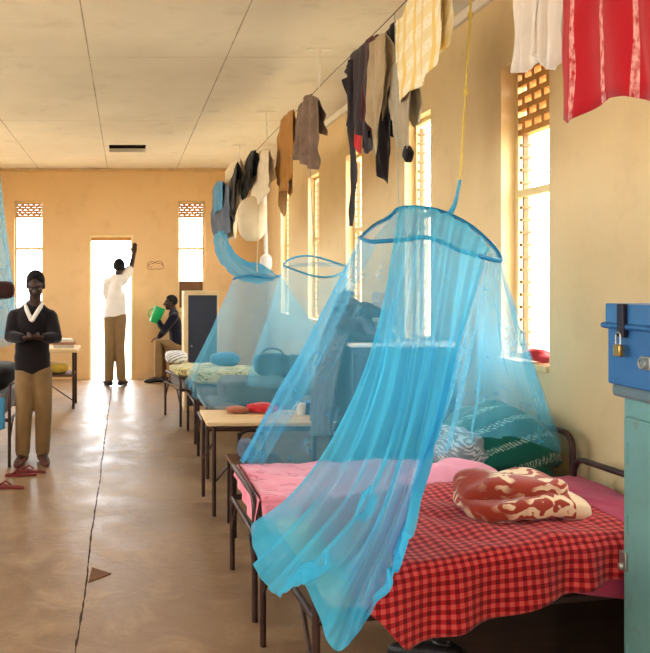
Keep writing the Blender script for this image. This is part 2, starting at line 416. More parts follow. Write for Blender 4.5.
# door frame
d = thing('door_1', ((DX0 + DX1) / 2, YB, 0), 'open doorway with a cream timber frame in the end wall', 'door'); d['kind'] = 'structure'
m = MB(); f = .035
m.b2((DX0, YB - .015, 0), (DX0 + f, YB + .1, DZ)); m.b2((DX1 - f, YB - .015, 0), (DX1, YB + .1, DZ)); m.b2((DX0, YB - .015, DZ - f), (DX1, YB + .1, DZ))
m.build('frame', CREAM, d, smooth=False, bevel=.006)
m = MB(); m.b2((DX0 + f, YB + .02, DZ - f - .06), (DX1 - f, YB + .06, DZ - f)); m.build('head_board', BRICK, d, smooth=False, bevel=.004)
m = MB(); m.b2((DX0, YB, 0), (DX1, YB + TH, .012)); m.build('threshold', simple('cement', (190, 176, 150), .7), d, smooth=False)
def window(n, wall, a0, a1, vent0, label, vent=True, board=None, clip_side=1):
    """frame, transom, ventilation block, louvre clips and glass; u runs along the wall, w is depth into the wall"""
    if wall == 'R': pt = lambda u, w, z: Vector((XR + w, u, z))
    else: pt = lambda u, w, z: Vector((u, YB + w, z))
    o = thing(f'window_{n}', pt((a0 + a1) / 2, 0, WZ0), label, 'window'); o['kind'] = 'structure'
    def bb(m, u0, u1, w0, w1, z0, z1): m.b2(pt(u0, w0, z0), pt(u1, w1, z1))
    w0, w1 = .085, .125; f = .028
    m = MB(); bb(m, a0, a0 + f, w0, w1, WZ0, WZ1); bb(m, a1 - f, a1, w0, w1, WZ0, WZ1); bb(m, a0 + f, a1 - f, w0, w1, WZ0, WZ0 + .035); bb(m, a0 + f, a1 - f, w0, w1, WZ1 - .03, WZ1)
    m.build('window_frame', CREAM, o, smooth=False, bevel=.004)
    m = MB(); bb(m, a0 + f, a1 - f, w0 - .005, w1, 2.105, 2.15); m.build('transom_bar', CREAM, o, smooth=False, bevel=.004)
    m = MB(); bb(m, a0 - .0, a1 + .0, -.02, .085, WZ0 - .03, WZ0 + .005); m.build('window_sill', CREAM, o, smooth=False, bevel=.004)
    m = MB(); k = 5 if vent else 0; vent0 = vent0 if vent else WZ1 - .06; dz = (WZ1 - .03 - vent0) / max(k, 1)
    for i in range(k + 1): bb(m, a0 + f, a1 - f, w0 + .005, w1 + .03, vent0 + i * dz - .017, vent0 + i * dz + .017)
    for i in range(k):
        for j in range(5):
            u = a0 + f + (a1 - a0 - 2 * f) * ((j + .5 * (i % 2)) / 4.5)
            if u < a1 - f - .01: bb(m, max(a0 + f, u - .016), min(a1 - f, u + .016), w0 + .01, w1 + .025, vent0 + i * dz, vent0 + (i + 1) * dz)
    if vent: m.build('ventilation_block', BRICK, o, smooth=False)
    cu = (a1 - f - .05) if clip_side > 0 else (a0 + f + .05)
    m = MB(); bb(m, cu - .006, cu + .006, w0 + .01, w1, WZ0 + .035, vent0)
    z = WZ0 + .08
    while z < vent0 - .03:
        if abs(z - 2.13) > .05: bb(m, cu - .016, cu + .012, w0 - .005, w1 + .01, z, z + .016)
        z += .075
    m.build('louvre_clip_strip', simple('clip_metal', (126, 96, 62), .5, .1, 20, .3), o, smooth=False)
    m = MB(); z = WZ0 + .1
    while z < vent0 - .04:
        if abs(z - 2.13) > .07:
            uu = (a0 + a1) / 2
            c = pt(uu, (w0 + w1) / 2 + .012, z + .05)
            R = Matrix.Rotation(math.radians(16), 3, 'Y' if wall == 'R' else 'X')
            if wall == 'R': m.box(c, (.004, a1 - a0 - 2 * f - .01, .13), R)
            else: m.box(c, (a1 - a0 - 2 * f - .01, .004, .13), R.inverted())
        z += .15
    m.build('glass_louvre', GLASS, o, smooth=False)
    if board:
        m = MB(); bb(m, a0 + f, a1 - f, w0 + .005, w0 + .03, WZ0 + .035, board); m.build('lower_board', simple('brown_shutter', (128, 92, 60), .7), o, smooth=False)
    return o
ords = ['nearest', 'second', 'third', 'fourth', 'farthest']
for i, y in enumerate(FARJ):
    window(i + 1, 'R', y - .53, y, 2.5, f'{ords[i]} tall louvred window along the right wall', vent=(i == 0), clip_side=1)
for k, y in enumerate((3.03, 1.38)):
    window(8 + k, 'R', y - .53, y, 2.5, ['tall louvred window behind the teal cabinet', 'tall louvred window nearest the viewer'][k])
window(6, 'B', *BWR, 2.66, 'tall window right of the doorway in the end wall', board=1.6)
window(7, 'B', *BWL, 2.66, 'tall window left of the doorway, behind the standing person in a dark jumper')
# pencil scribble on the end wall
m = MB(); pts = []
for i in range(60):
    a = i / 59 * 2 * PI * 1.6; r = .085 + .03 * math.sin(a * 2.3)
    pts.append(Vector(((155.5 - 126) / F * YB + r * 1.2 * math.cos(a), YB - .002, EYE + (281 - 266) / F * YB + r * .85 * math.sin(a))))
m.tube(pts, .004, 5); sc = m.build('trim_4', simple('chalk_brown', (130, 86, 50), .9), base=True); tag(sc, 'faint looping scribble drawn on the end wall', 'mark', kind='structure')

# ------------------------------------------------------------------ beds
def corner_pts(c):
    ff, fnr, hf, hn = [Vector((p[0], p[1], 0)) for p in c]   # foot far, foot near, head far, head near
    return ff, fnr, hf, hn
def make_bed(label, c, h_foot=.58, h_head=.76, m0=.44, mf=.57, mh=.6, mat_matt=TICK, hr=.40, group='metal framed beds', metal=STEEL):
    ff, fnr, hf, hn = corner_pts(c)
    ctr = (ff + fnr + hf + hn) / 4
    o = thing('bed', ctr, label, 'bed', group)
    up = Vector((0, 0, 1)); r = .0145
    def leg(p, h):
        MB().tube([p + up * .0, p + up * (h)], r, 10).build('leg', metal, o)
    def end_rail(a, b, hl, h, name):
        d = (b - a).normalized(); k = .07
        pts = [a + up * (hl)]
        for t in range(0, 6):
            an = PI / 2 * t / 5
            pts.append(a + up * (h - k + k * math.sin(an)) + d * (k - k * math.cos(an)))
        for t in range(0, 6):
            an = PI / 2 * (1 - t / 5)
            pts.append(b + up * (h - k + k * math.sin(an)) - d * (k - k * math.cos(an)))
        pts.append(b + up * hl)
        MB().tube(pts, r, 10).build(name, metal, o)
    leg(ff, hr); leg(fnr, hr); leg(hf, hr); leg(hn, hr)
    end_rail(ff, fnr, hr, h_foot, 'foot_rail'); end_rail(hf, hn, hr, h_head, 'head_rail')
    for a, b in ((ff, hf), (fnr, hn)):
        MB().tube([a + up * hr, b + up * hr], .017, 8).build('side_rail', metal, o)
    for a, b in ((ff, fnr), (hf, hn)):
        m = MB(); m.tube([a + up * hr, b + up * hr], .014, 8)
        dd = (b - a)
        m.tube([a + up * .22, a + dd * .22 + up * (hr - .01)], .009, 6); m.tube([b + up * .22, b - dd * .22 + up * (hr - .01)], .009, 6)
        m.build('cross_brace', metal, o)
    m = MB()
    for k in range(1, 12):
        t = k / 12; m.tube([ff.lerp(hf, t) + up * (hr + .008), fnr.lerp(hn, t) + up * (hr + .008)], .006, 5)
    m.build('bed_slats', metal, o)
    i = .03
    q = []
    for z0, z1 in ((m0 - .02, m0 - .02), (mf, mh)):
        q += [ff.lerp(hf, i) + up * z0, fnr.lerp(hn, i) + up * z0, fnr.lerp(hn, 1 - i) + up * z1, ff.lerp(hf, 1 - i) + up * z1]
    MB().hexa(q).build('mattress', mat_matt, o, bevel=.045, bseg=4)
    return o
BB = ((.60, 3.33), (.64, 2.56), (2.12, 3.60), (2.20, 2.86))
BA = ((.59, 4.22), (.605, 3.57), (2.19, 4.42), (2.21, 3.76))
bedB = make_bed('nearest brown metal bed, under the red checked cover', BB, .57, .765, .495, .555, .665, FOAM, .455)
bedA = make_bed('brown metal bed with the pink sheet, just behind the red checked bed', BA, .585, .84, .43, .55, .57)
bedC = make_bed('metal bed behind the small table, holding a grey blanket and dark bag', ((.66, 6.95), (.66, 6.15), (2.2, 6.95), (2.2, 6.15)), .56, .8, .42, .56, .56)
bedD = make_bed('metal bed with a flowered cover, its foot in line behind the small table', ((.66, 8.1), (.68, 7.45), (2.2, 8.1), (2.2, 7.45)), .57, .8, .42, .55, .55)
bedE = make_bed('farthest metal bed on the right, in front of the dark blue cupboard', ((.47, 9.07), (.60, 8.35), (2.2, 9.07), (2.2, 8.35)), .53, .8, .40, .52, .52)
bedG = make_bed('metal bed at the left edge beside the person in the dark jumper', ((-.985, 7.4), (-1.005, 6.55), (-2.65, 7.4), (-2.65, 6.55)), .70, .9, .44, .6, .6)

def bedding(name, label, cat, c, x0, x1, mat, htop, hem_near=None, hem_foot=None, hem_far=None, thick=.006, nu=90, wr=.010, wf=6, out=.02, seed=0, slack=.012, z_far=None):
    """cloth lying on a bed between x0 and x1, draping over the near side to hem_near(X) and, if given, over the foot and far sides"""
    ff, fnr, hf, hn = corner_pts(c)
    def zn(x): t = (x - fnr.x) / (hn.x - fnr.x); return lerp(fnr.y, hn.y, t) - out
    def zf(x):
        if z_far: return z_far(x)
        t = (x - ff.x) / (hf.x - ff.x); return lerp(ff.y, hf.y, t) + .01
    nv_d, nv_t = 18, 46
    rows = []
    m = MB()
    def rnd(x): return .035
    def g(u, v):
        x = lerp(x0, x1, u)
        top = htop(x) + slack; a = zn(x); b = zf(x)
        hm = hem_near(x) if hem_near else top - .03
        k = .05
        drop = top - hm
        Ld = max(drop, .02); Lt = b - a
        s = v * (Ld + Lt)
        if s < Ld:
            t = s / Ld; z = hm + s; y = a
            rp = wr * 1.5 * (1 - t) * math.sin(x * 26 + 3 * fn(x * 3, seed)) - .012 * (1 - t)
            y += rp
            e = Ld - s
            if e < k: y += (k - e) ** 2 / (2 * k); z -= (k - e) ** 2 / (3.2 * k)
        else:
            e = s - Ld; y = a + e; z = top
            if e < k: z -= (k - e) ** 2 / (3.2 * k); y += (k - e) ** 2 / (2 * k) * 0.6 if e < k else 0
            z += wr * (fn(x * wf, y * wf, seed) + .6 * fn(x * wf * 2.6 + y * 5, y * wf * 1.2 - x * 4, seed + 5)) * min(1, e / .06)
        xx = x
        return (xx, y, z)
    def uv(u, v):
        x = lerp(x0, x1, u); top = htop(x); hm = hem_near(x) if hem_near else top - .03
        L = max(top - hm, .02) + zf(x) - zn(x)
        return (x, v * L - (top - hm))
    m.grid(g, nu, nv_d + nv_t, uv)
    if hem_foot:
        def g2(u, v):
            y = lerp(zn(x0), zf(x0), v); top = htop(x0) + slack
            z = lerp(top, hem_foot(v), u); 
            return (x0 - .012 - .02 * math.sin(u * PI / 2) + .006 * math.sin(y * 40) * u, y, z)
        m.grid(g2, 14, 40, lambda u, v: (x0 - u * .2, v * .7))
    o = m.build(name, mat, solid=thick)
    return tag(o, label, cat)
hB = lambda x: interp([(.6, .557), (.95, .59), (1.4, .635), (2.2, .668)], x)
bedding('magenta_sheet', 'plain magenta sheet at the head of the nearest bed, beside the teal cabinet', 'sheet', BB, 1.5, 2.15, MAG, hB,
        lambda x: interp([(1.5, .62), (1.60, .49), (1.8, .445), (2.2, .43)], x), seed=2, slack=.010, wr=.006)
bedding('checked_bedspread', 'red gingham bedspread hanging over the nearest bed', 'bedspread', BB, .74, 1.87, m_gingham(), lambda x: hB(x) + .02,
        lambda x: interp([(.74, .55), (.80, .50), (.85, .46), (.94, .36), (1.2, .415), (1.5, .48), (1.86, .555)], x), seed=4, wr=.013, slack=.016, out=.05, nu=130)
hA = lambda x: .565
bedding('pink_sheet', 'patterned pink sheet spread over the second bed', 'sheet', BA, .635, 2.1, PINK, hA,
        lambda x: .47, lambda v: .43 + .1 * v, seed=9, wr=.012, slack=.012)

def lump(name, label, cat, c, r, mat, seed=0, amp=.12, e=.6, rotz=0, tilt=0, parent=None, freq=3.0, fold=.0, ff=9, seg=48, rings=28, uv=False, group=None, peak=0):
    c = Vector(c); R = Matrix.Rotation(rotz, 3, 'Z') @ Matrix.Rotation(tilt, 3, 'Y')
    base = c.z - r[2]
    def dp(p):
        q = p - c; s = 1 + amp * (fn(q.x * freq / max(r) * .35, q.y * freq / max(r) * .35 + seed, q.z * freq / max(r) * .35 + 3 * seed) + .5 * fn(q.x * freq * 2.3 / max(r) * .35, q.y * freq * 2.3 / max(r) * .35 - seed, q.z * 4 / max(r)))
        q = q * s
        if fold:
            n = q.normalized() if q.length > 1e-6 else q
            q += n * fold * math.sin(ff * (q.x * .6 + q.z * 1.2 + .4 * q.y) / max(r) + 3 * fn(q.x * 5, q.y * 5, seed))
        p2 = c + q
        if p2.z < base: p2.z = base + (p2.z - base) * .02
        return p2
    m = MB(); m.ell(c, r, R, seg, rings, e, dp)
    if peak:
        for v in m.v:
            if v.z > base + .02: v.z -= peak * (v.z - base) / r[2] * ((v.x - c.x) / r[0]) ** 2
    if uv:
        for i, v in enumerate(m.v):
            q = R.inverted() @ (v - c); m.uv[i] = (q.x + q.y * .5, q.z * 1.1 + q.y * .75 - q.x * .4)
    o = m.build(name, mat, parent)
    if label: tag(o, label, cat, group)
    return o
# bundles on the two near beds
lump('pink_bundle', 'crumpled pale pink cloth heaped on the second bed in front of the green blanket', 'cloth', P(449, 482, 3.62) + Vector((0, 0, -.005)), (.22, .13, .095), PINKP, 3, .2, .75, .1, fold=.008)
GREEN = m_bands('green_patterned_blanket', (18, 96, 82), (180, 210, 196), 1, .15, .24, .02, None, .016)
def green_bundle():
    c = P(505, 446, 3.98); 
    o = lump('green_blanket', 'dark green blanket with white zigzag bands bundled at the bed head', 'blanket', c + Vector((-.03, .04, .03)), (.30, .21, .20), GREEN, 11, .22, .45, 0, 0, fold=.016, ff=6, uv=True, seg=72, rings=40, peak=.11)
    return o
green_bundle()
lump('grey_bundle', 'grey printed cloth tucked at the left end of the green blanket', 'cloth', P(457, 452, 3.9), (.10, .14, .13), m_floral('grey_print', (110, 128, 132), (186, 196, 196), 16, .48), 17, .18, .7, .2, fold=.006)
# folded rust and cream blanket
RUST = m_floral('rust_flower_blanket', (150, 54, 36), (226, 196, 158), 9.0, .47, axis_end=0, end_at=.2)
def rust():
    o = thing('folded_blanket', P(520, 515, 3.0), 'folded rust red blanket with cream flowers lying on the checked cover', 'blanket')
    zb = .685
    c0 = P(517, 500, 3.03)
    for k, (dx, dy, w, dpt, th, hh, rz) in enumerate(((.01, 0, .238, .145, .045, .044, .05), (-.02, .03, .20, .115, .05, .088, -.04))):
        c = Vector((c0.x + dx, c0.y + dy, zb + hh)); R = Matrix.Rotation(rz, 3, 'Z') @ Matrix.Rotation(-.03, 3, 'Y')
        def dp(p, c=c, k=k, th=th):
            q = p - c
            z = q.z + .035 * fn(q.x * 6 + k, q.y * 6, k * 3) + .014 * fn(q.x * 15, q.y * 15, k) - .02 * (q.x / .26) ** 2
            x = q.x * (1 + .10 * fn(q.y * 7, k * 4.0, 2)); y = q.y * (1 + .14 * fn(q.x * 6, k * 2.0, 7))
            return c + Vector((x, y, z))
        MB().ell(c, (w, dpt, th), R, 64, 16, .5, dp).build('fold', RUST, o)
    return o
rust()

SHADEW = m_wood('underbed_shade_board', (34, 22, 16), (52, 34, 24))  # added box, its boards coloured dark to stand in for under-bed shade
o = thing('added_shade_box', (1.75, 3.35, 0), 'dark brown wooden box added for shade under the head of the nearest bed', 'box')
m = MB(); m.b2((1.30, 3.18, 0), (2.24, 3.6, .33)); m.build('body', SHADEW, o, smooth=False, bevel=.006)
m = MB(); m.b2((1.285, 3.165, .33), (2.255, 3.615, .36)); m.build('lid', SHADEW, o, smooth=False, bevel=.006)
# ------------------------------------------------------------------ mosquito nets
def panel(cols, nu, nv, N, amp, ph=0.0, amp_top=.15, seed=0, wob=.6):
    """sheet of netting lofted through control columns, with real pleats"""
    cols = [[P(*q) for q in c] for c in cols]
    k = len(cols[0])
    def base(u, v):
        return cr([cr(c, v) for c in cols], u)
    def g(u, v):
        p = base(u, v); e = .004
        du = base(min(1, u + e), v) - base(max(0, u - e), v); dv = base(u, min(1, v + e)) - base(u, max(0, v - e))
        n = du.cross(dv)
        if n.length < 1e-9: return p
        n.normalize()
        if n.y > 0: n = -n
        a = amp * (amp_top + (1 - amp_top) * min(1, v * 1.6))
        s = math.sin(2 * PI * N * u + ph + wob * 4 * fn(u * 3, v * 1.6, seed)) + .5 * math.sin(2 * PI * N * 2.3 * u + 5 * fn(u * 4, v * 2.2, seed + 3))
        s += .8 * fn(u * 7, v * 3, seed + 8)
        return p + n * a * s
    return MB().grid(g, nu, nv)
def hoop(pts, r=.007): return MB().tube([cr(pts + [pts[0]], i / 80) for i in range(80)], r, 8, closed=True)

n1 = thing('mosquito_net', P(430, 232, 3.65), 'large nearest blue mosquito net draped over the pink and red beds', 'mosquito net', 'blue mosquito nets')
hp = [P(*q) for q in ((360, 238, 3.75), (372, 241.5, 3.6), (400, 240, 3.5), (430, 238, 3.42), (462, 251, 3.4), (490, 259, 3.42), (501, 260, 3.5), (492, 245, 3.62), (468, 224, 3.75), (440, 211, 3.85), (415, 207, 3.92), (398, 209, 3.95), (390, 217, 3.95), (375, 225, 3.9))]
hoop(hp, .010).build('hoop', RING, n1)
CC = [
 [(399, 207, 3.75), (393, 243, 3.35), (384, 300, 3.25), (366, 370, 3.2), (335, 435, 3.18), (295, 490, 3.08), (254, 522, 3.15)],
 [(410, 206, 3.75), (405, 243, 3.35), (396, 300, 3.2), (378, 390, 3.1), (345, 470, 2.98), (298, 530, 2.82), (257, 570, 2.85)],
 [(422, 207, 3.75), (417, 243, 3.33), (408, 310, 3.15), (392, 400, 3.0), (360, 490, 2.82), (318, 548, 2.62), (280, 597, 2.62)],
 [(436, 210, 3.72), (432, 243, 3.32), (423, 320, 3.1), (405, 420, 2.9), (375, 510, 2.62), (340, 560, 2.48), (302, 580, 2.46)],
 [(455, 218, 3.65), (450, 250, 3.32), (438, 330, 3.05), (418, 430, 2.8), (390, 520, 2.55), (355, 590, 2.42), (335, 650, 2.36)],
 [(475, 232, 3.55), (468, 258, 3.33), (452, 345, 3.05), (432, 440, 2.76), (408, 520, 2.53), (388, 575, 2.40), (370, 614, 2.37)],
 [(490, 248, 3.45), (480, 275, 3.35), (460, 345, 3.1), (440, 420, 2.83), (422, 480, 2.62), (410, 525, 2.46), (404, 552, 2.40)]]
panel(CC, 300, 120, 7, .015, seed=1, amp_top=.3).build('front_curtain', NETD, n1)
CB = [
 [(378, 241, 3.6), (354, 290, 3.75), (322, 360, 3.9), (289, 420, 4.1), (262, 467, 4.24)],
 [(366, 240, 3.66), (342, 285, 3.78), (308, 352, 3.92), (274, 412, 4.1), (246, 463, 4.25)],
 [(361, 238, 3.72), (339, 280, 3.8), (304, 348, 3.95), (270, 408, 4.12), (241, 461, 4.27)],
 [(365, 231, 3.82), (346, 284, 3.98), (318, 348, 4.12), (288, 410, 4.25), (262, 463, 4.33)],
 [(378, 223, 3.9), (366, 290, 4.12), (346, 350, 4.26), (322, 410, 4.36), (302, 466, 4.36)],
 [(398, 209, 3.95), (390, 290, 4.2), (380, 360, 4.36), (366, 420, 4.43), (352, 468, 4.42)],
 [(440, 211, 3.9), (435, 290, 4.2), (426, 360, 4.42), (417, 420, 4.5), (412, 462, 4.5)],
 [(470, 225, 3.75), (474, 290, 4.1), (478, 350, 4.35), (480, 400, 4.52), (480, 440, 4.55)],
 [(490, 243, 3.62), (504, 300, 3.85), (518, 350, 4.02), (530, 400, 4.15), (540, 440, 4.2)],
 [(501, 260, 3.5), (512, 300, 3.66), (531, 360, 3.78), (550, 415, 3.86), (563, 455, 3.9)]]
panel(CB, 300, 80, 15, .014, seed=5).build('back_drape', NET, n1)
CS = [
 [(480, 262, 3.40), (462, 330, 3.18), (445, 385, 3.02), (430, 430, 2.88), (421, 462, 2.85)],
 [(488, 262, 3.42), (476, 330, 3.30), (464, 385, 3.25), (456, 425, 3.28), (450, 450, 3.32)],
 [(494, 262, 3.46), (496, 325, 3.48), (500, 375, 3.52), (503, 410, 3.56), (505, 436, 3.60)],
 [(501, 260, 3.5), (514, 300, 3.62), (533, 360, 3.70), (551, 415, 3.75), (565, 454, 3.78)]]
panel(CS, 160, 80, 5, .016, seed=15, amp_top=.25).build('side_drape', NET, n1)
TC = [[P(*q) for q in ((398, 209, 3.95), (415, 207, 3.92), (440, 211, 3.85), (468, 224, 3.75), (492, 245, 3.62), (501, 260, 3.5))], [P(*q) for q in ((372, 241, 3.6), (400, 240, 3.5), (430, 238, 3.42), (462, 251, 3.4), (490, 259, 3.42), (501, 260, 3.5))]]
MB().grid(lambda u, v: cr(TC[0], u).lerp(cr(TC[1], u), v) + Vector((0, 0, .012 * math.sin(PI * v) * math.sin(9 * u))), 40, 12).build('top_cloth', NET, n1)
m = MB(); m.tube([P(450, 214, 3.82), P(455, 204, 3.74), P(457, 195, 3.72), P(460, 180, 3.72)], [.016, .011, .008, .008], 8); m.build('hanging_loop', simple('light_blue_tape', (80, 176, 216), .7), n1)
m = MB(); m.tube([P(399, 207, 3.93), P(398, 182, 3.95), P(397, 150, 3.97), Vector((1.52, 4.3, 3.12))], .0022, 5); m.build('side_cord', simple('pale_blue_cord', (170, 190, 190), .7), n1)
# yellow cord to the ceiling
zt = H; top = P(460, 182, 3.72); k = Vector(((482 - 126) / F * 3.72, 3.78, H))
m = MB(); m.tube([top + (k - top) * (i / 12) + Vector((.002 * math.sin(i * 2), 0, 0)) for i in range(13)], .0055, 8)
for t in (.33, .62): m.ell(top + (k - top) * t, (.013, .013, .02), None, 10, 8)
tag(m.build('cord', simple('yellow_cord', (222, 200, 100), .7, .1, 30)), 'yellow cord holding the nearest blue net up to the ceiling', 'cord')

def cone_net(label, hoop_c, hr, hem, mat, seed=0, N=14, tilt=(0, 0), amp=.022, top=True, gather=None, group='blue mosquito nets', ringmat=RING):
    """hoop plus skirt whose hem follows a closed list of points"""
    c = Vector(hoop_c)
    o = thing('mosquito_net', c, label, 'mosquito net', group)
    def hpnt(a): return c + Vector((hr * math.cos(a), hr * math.sin(a), hr * (tilt[0] * math.cos(a) + tilt[1] * math.sin(a)) + .012 * math.sin(3 * a + seed)))
    MB().tube([hpnt(2 * PI * i / 64) for i in range(64)], .009, 8, closed=True).build('hoop', ringmat, o)
    hem = [Vector(h) for h in hem]; n = len(hem)
    def hm(u):
        t = u * n; i = int(t) % n; f = t - int(t)
        p0, p1, p2, p3 = hem[(i - 1) % n], hem[i], hem[(i + 1) % n], hem[(i + 2) % n]
        return 0.5 * ((2 * p1) + (p2 - p0) * f + (2 * p0 - 5 * p1 + 4 * p2 - p3) * f * f + (3 * p1 - p0 - 3 * p2 + p3) * f ** 3)
    a0 = math.atan2(hem[0].y - c.y, hem[0].x - c.x)
    def g(u, v):
        a = a0 + 2 * PI * u; p = hpnt(a); q = hm(u)
        r = p.lerp(q, v); r.z -= .06 * math.sin(PI * v) * 0.5
        d = Vector((r.x - c.x, r.y - c.y, 0)); d = d.normalized() if d.length > 1e-6 else d
        s = math.sin(2 * PI * N * u + 3 * fn(math.cos(a) * 2, math.sin(a) * 2, seed + v)) + .6 * fn(math.cos(a) * 5, math.sin(a) * 5, seed + v * 3)
        return r + d * amp * s * (.15 + .85 * v)
    MB().grid(g, 220, 40, None, closed_u=True).build('skirt', mat, o)
    if top:
        MB().lathe([(hr * .995, 0), (hr * .6, .02), (.02, .035), (.0, .035)], c, None, 32).build('top_cloth', mat, o)
    return o
c3 = P(315, 266, 6.3)
n3 = cone_net('middle blue net hoop with a thin pale skirt above the table', c3, .255, [(.98, 6.2, .75), (1.25, 5.98, .75), (1.6, 5.95, .75), (1.85, 6.2, .8), (1.9, 6.6, .8), (1.6, 6.75, .75), (1.2, 6.7, .75)][::1], NETG, 3, 12, tilt=(-.02, .32), ringmat=simple('pale_blue_hoop', (70, 150, 184), .6))
MB().tube([c3 + Vector((0, 0, .02)), c3 + Vector((-.02, 0, .35)), Vector((1.53, 6.4, 3.12))], .004, 6).build('hanging_cord', LATCH, n3)
c2 = P(257, 277, 7.3)
n2 = cone_net('farthest blue net on the right, gathered and tied up above its hoop', c2, .225, [(.64, 6.12, .60), (1.0, 6.0, .62), (1.5, 5.98, .62), (1.95, 6.3, .7), (2.1, 7.2, .7), (1.9, 8.0, .7), (1.3, 8.25, .62), (.70, 8.0, .55), (.60, 7.3, .58)], NETF, 8, 16, tilt=(.03, 0))
gp = [P(*q) for q in ((221, 236, 7.3), (223, 248, 7.3), (229, 260, 7.3), (240, 268, 7.3), (256, 273, 7.3), (272, 276, 7.3))]
m = MB(); rad = [.05, .07, .075, .085, .09, .04]
def gg(u, v):
    p = cr(gp, v); r = interp([(i / 5, rad[i]) for i in range(6)], v) * (1 + .22 * math.sin(7 * u * 2 * PI + v * 6) + .3 * fn(u * 4, v * 5, 2))
    return p + Vector((r * math.cos(2 * PI * u), r * math.sin(2 * PI * u) * .6, r * math.sin(2 * PI * u)))
m.grid(gg, 56, 40, None, closed_u=True); m.build('gathered_top', m_net('blue_netting_bunched', (80, 180, 214), .55), n2)
MB().tube([P(257, 272, 7.3), P(257, 255, 7.3), P(258, 236, 7.4), Vector((1.53, 8.8, 3.13))], .005, 6).build('hanging_cord', simple('pale_cord', (216, 196, 160), .8), n2)
cL = Vector((-1.60, 7.3, 2.78))
nL = cone_net('blue net hanging at the left edge behind the person in the dark jumper', cL, .37, [(-1.06, 7.2, 1.02), (-1.15, 7.75, 1.0), (-1.7, 8.0, 1.0), (-2.5, 7.9, 1.0), (-2.6, 7.2, 1.0), (-2.3, 6.8, 1.0), (-1.6, 6.75, 1.0), (-1.15, 6.9, 1.0)], m_net('blue_netting_left', (120, 190, 214), .4), 6, 14)
MB().tube([cL + Vector((0, 0, .03)), Vector((cL.x, cL.y, H))], .005, 6).build('hanging_cord', LATCH, nL)

# ------------------------------------------------------------------ teal cabinet and blue trunk (front right)
TEAL = m_paint_metal('teal_chipped_paint', (104, 152, 148), (108, 96, 78), .55)
TEALD = m_paint_metal('worn_top_edge', (92, 112, 118), (70, 54, 44), .6)
lx0, lx1, ly0, ly1, lh = 1.755, 2.28, 1.72, 2.70, 1.235
o = thing('metal_cabinet', ((lx0 + lx1) / 2, (ly0 + ly1) / 2, 0), 'teal chipped metal cabinet standing by the right wall under the blue trunk', 'cabinet')
m = MB(); m.b2((lx0 + .012, ly0, .06), (lx1, ly1, lh - .035)); m.build('body', TEAL, o, smooth=False, bevel=.008)
m = MB(); m.b2((lx0 - .018, ly0 - .02, lh - .045), (lx1, ly1 + .022, lh)); m.build('top_panel', TEALD, o, smooth=False, bevel=.012)
for yy in (ly0 + .05, ly1 - .05):
    for xx in (lx0 + .05, lx1 - .05):
        m = MB(); m.b2((xx - .02, yy - .02, 0), (xx + .02, yy + .02, .07)); m.build('foot', TEALD, o, smooth=False)
ym = (ly0 + ly1) / 2
for a, b in ((ly0 + .025, ym - .004), (ym + .004, ly1 - .025)):
    m = MB(); m.b2((lx0 - .004, a, .10), (lx0 + .014, b, lh - .11)); dd = m.build('door', TEAL, o, smooth=False, bevel=.005)
    for hz in (.30, .75, 1.0):
        hy = a + .0 if a < ym - .2 else b
        m = MB(); hy += .02 if a < ym - .2 else -.02; m.tube([(lx0 - .003, hy, hz - .035), (lx0 - .003, hy, hz + .035)], .006, 8); m.build('hinge', TEAL, dd)
    m = MB(); yh = (b - .06) if a < ym - .2 else (a + .06)
    m.tube([(lx0 - .004, yh, .72), (lx0 - .03, yh, .72), (lx0 - .03, yh, .82), (lx0 - .004, yh, .82)], .006, 8); m.build('handle', LATCH, dd)
# latch seen on the outer edge of the cabinet
m = MB(); m.b2((lx0 - .014, ly1 - .05, .585), (lx0 + .002, ly1 - .015, .65)); m.ell((lx0 - .018, ly1 - .035, .60), (.012, .012, .014), None, 10, 8); m.build('latch', LATCH, o, bevel=.003)
BLUE = m_paint_metal('blue_trunk_paint', (38, 98, 152), (24, 60, 96), .35)
BLUED = m_paint_metal('blue_trunk_lid_paint', (44, 106, 160), (26, 62, 98), .35)
tx0, tx1, ty0, ty1, tz = 1.72, 2.2, 1.86, 2.715, lh + .001
o = thing('footlocker', ((tx0 + tx1) / 2, (ty0 + ty1) / 2, tz), 'blue metal trunk with hasps standing on the teal cabinet', 'footlocker')
m = MB(); m.b2((tx0, ty0, tz), (tx1, ty1, tz + .225)); m.build('body', BLUE, o, smooth=False, bevel=.006)
m = MB(); m.b2((tx0 - .006, ty0 - .006, tz + .205), (tx1 + .006, ty1 + .006, tz + .285)); m.build('lid', BLUED, o, smooth=False, bevel=.006)
m = MB(); m.tube([(tx0 - .008, ty0 - .01, tz + .207), (tx0 - .008, ty1 + .008, tz + .207), (tx1 + .008, ty1 + .008, tz + .207)], .011, 8); m.build('lid_rim', BLUE, o)
for hy in (ty1 - .10, ty0 + .10):
    m = MB(); m.b2((tx0 - .022, hy - .018, tz + .17), (tx0 - .004, hy + .018, tz + .286)); m.build('hasp', simple('dark_hasp', (40, 34, 44), .4, .1, 20, .5), o, smooth=False, bevel=.004)
m = MB(); m.b2((tx0 - .012, ty1 - .235, tz + .07), (tx0 - .0, ty1 - .185, tz + .115)); m.tube([(tx0 - .02, ty1 - .21 + .016 * math.cos(a), tz + .092 + .016 * math.sin(a)) for a in [2 * PI * i / 16 for i in range(16)]], .004, 6, closed=True); m.build('lock_plate', LATCH, o, bevel=.002)
hy = ty1 - .10
pk = thing('padlock', (tx0 - .03, hy, tz + .105), 'small brass padlock hanging from the hasp of the blue trunk', 'padlock')
m = MB(); m.box((tx0 - .026, hy, tz + .125), (.016, .036, .042)); m.build('lock_body', BRASS, pk, bevel=.004)
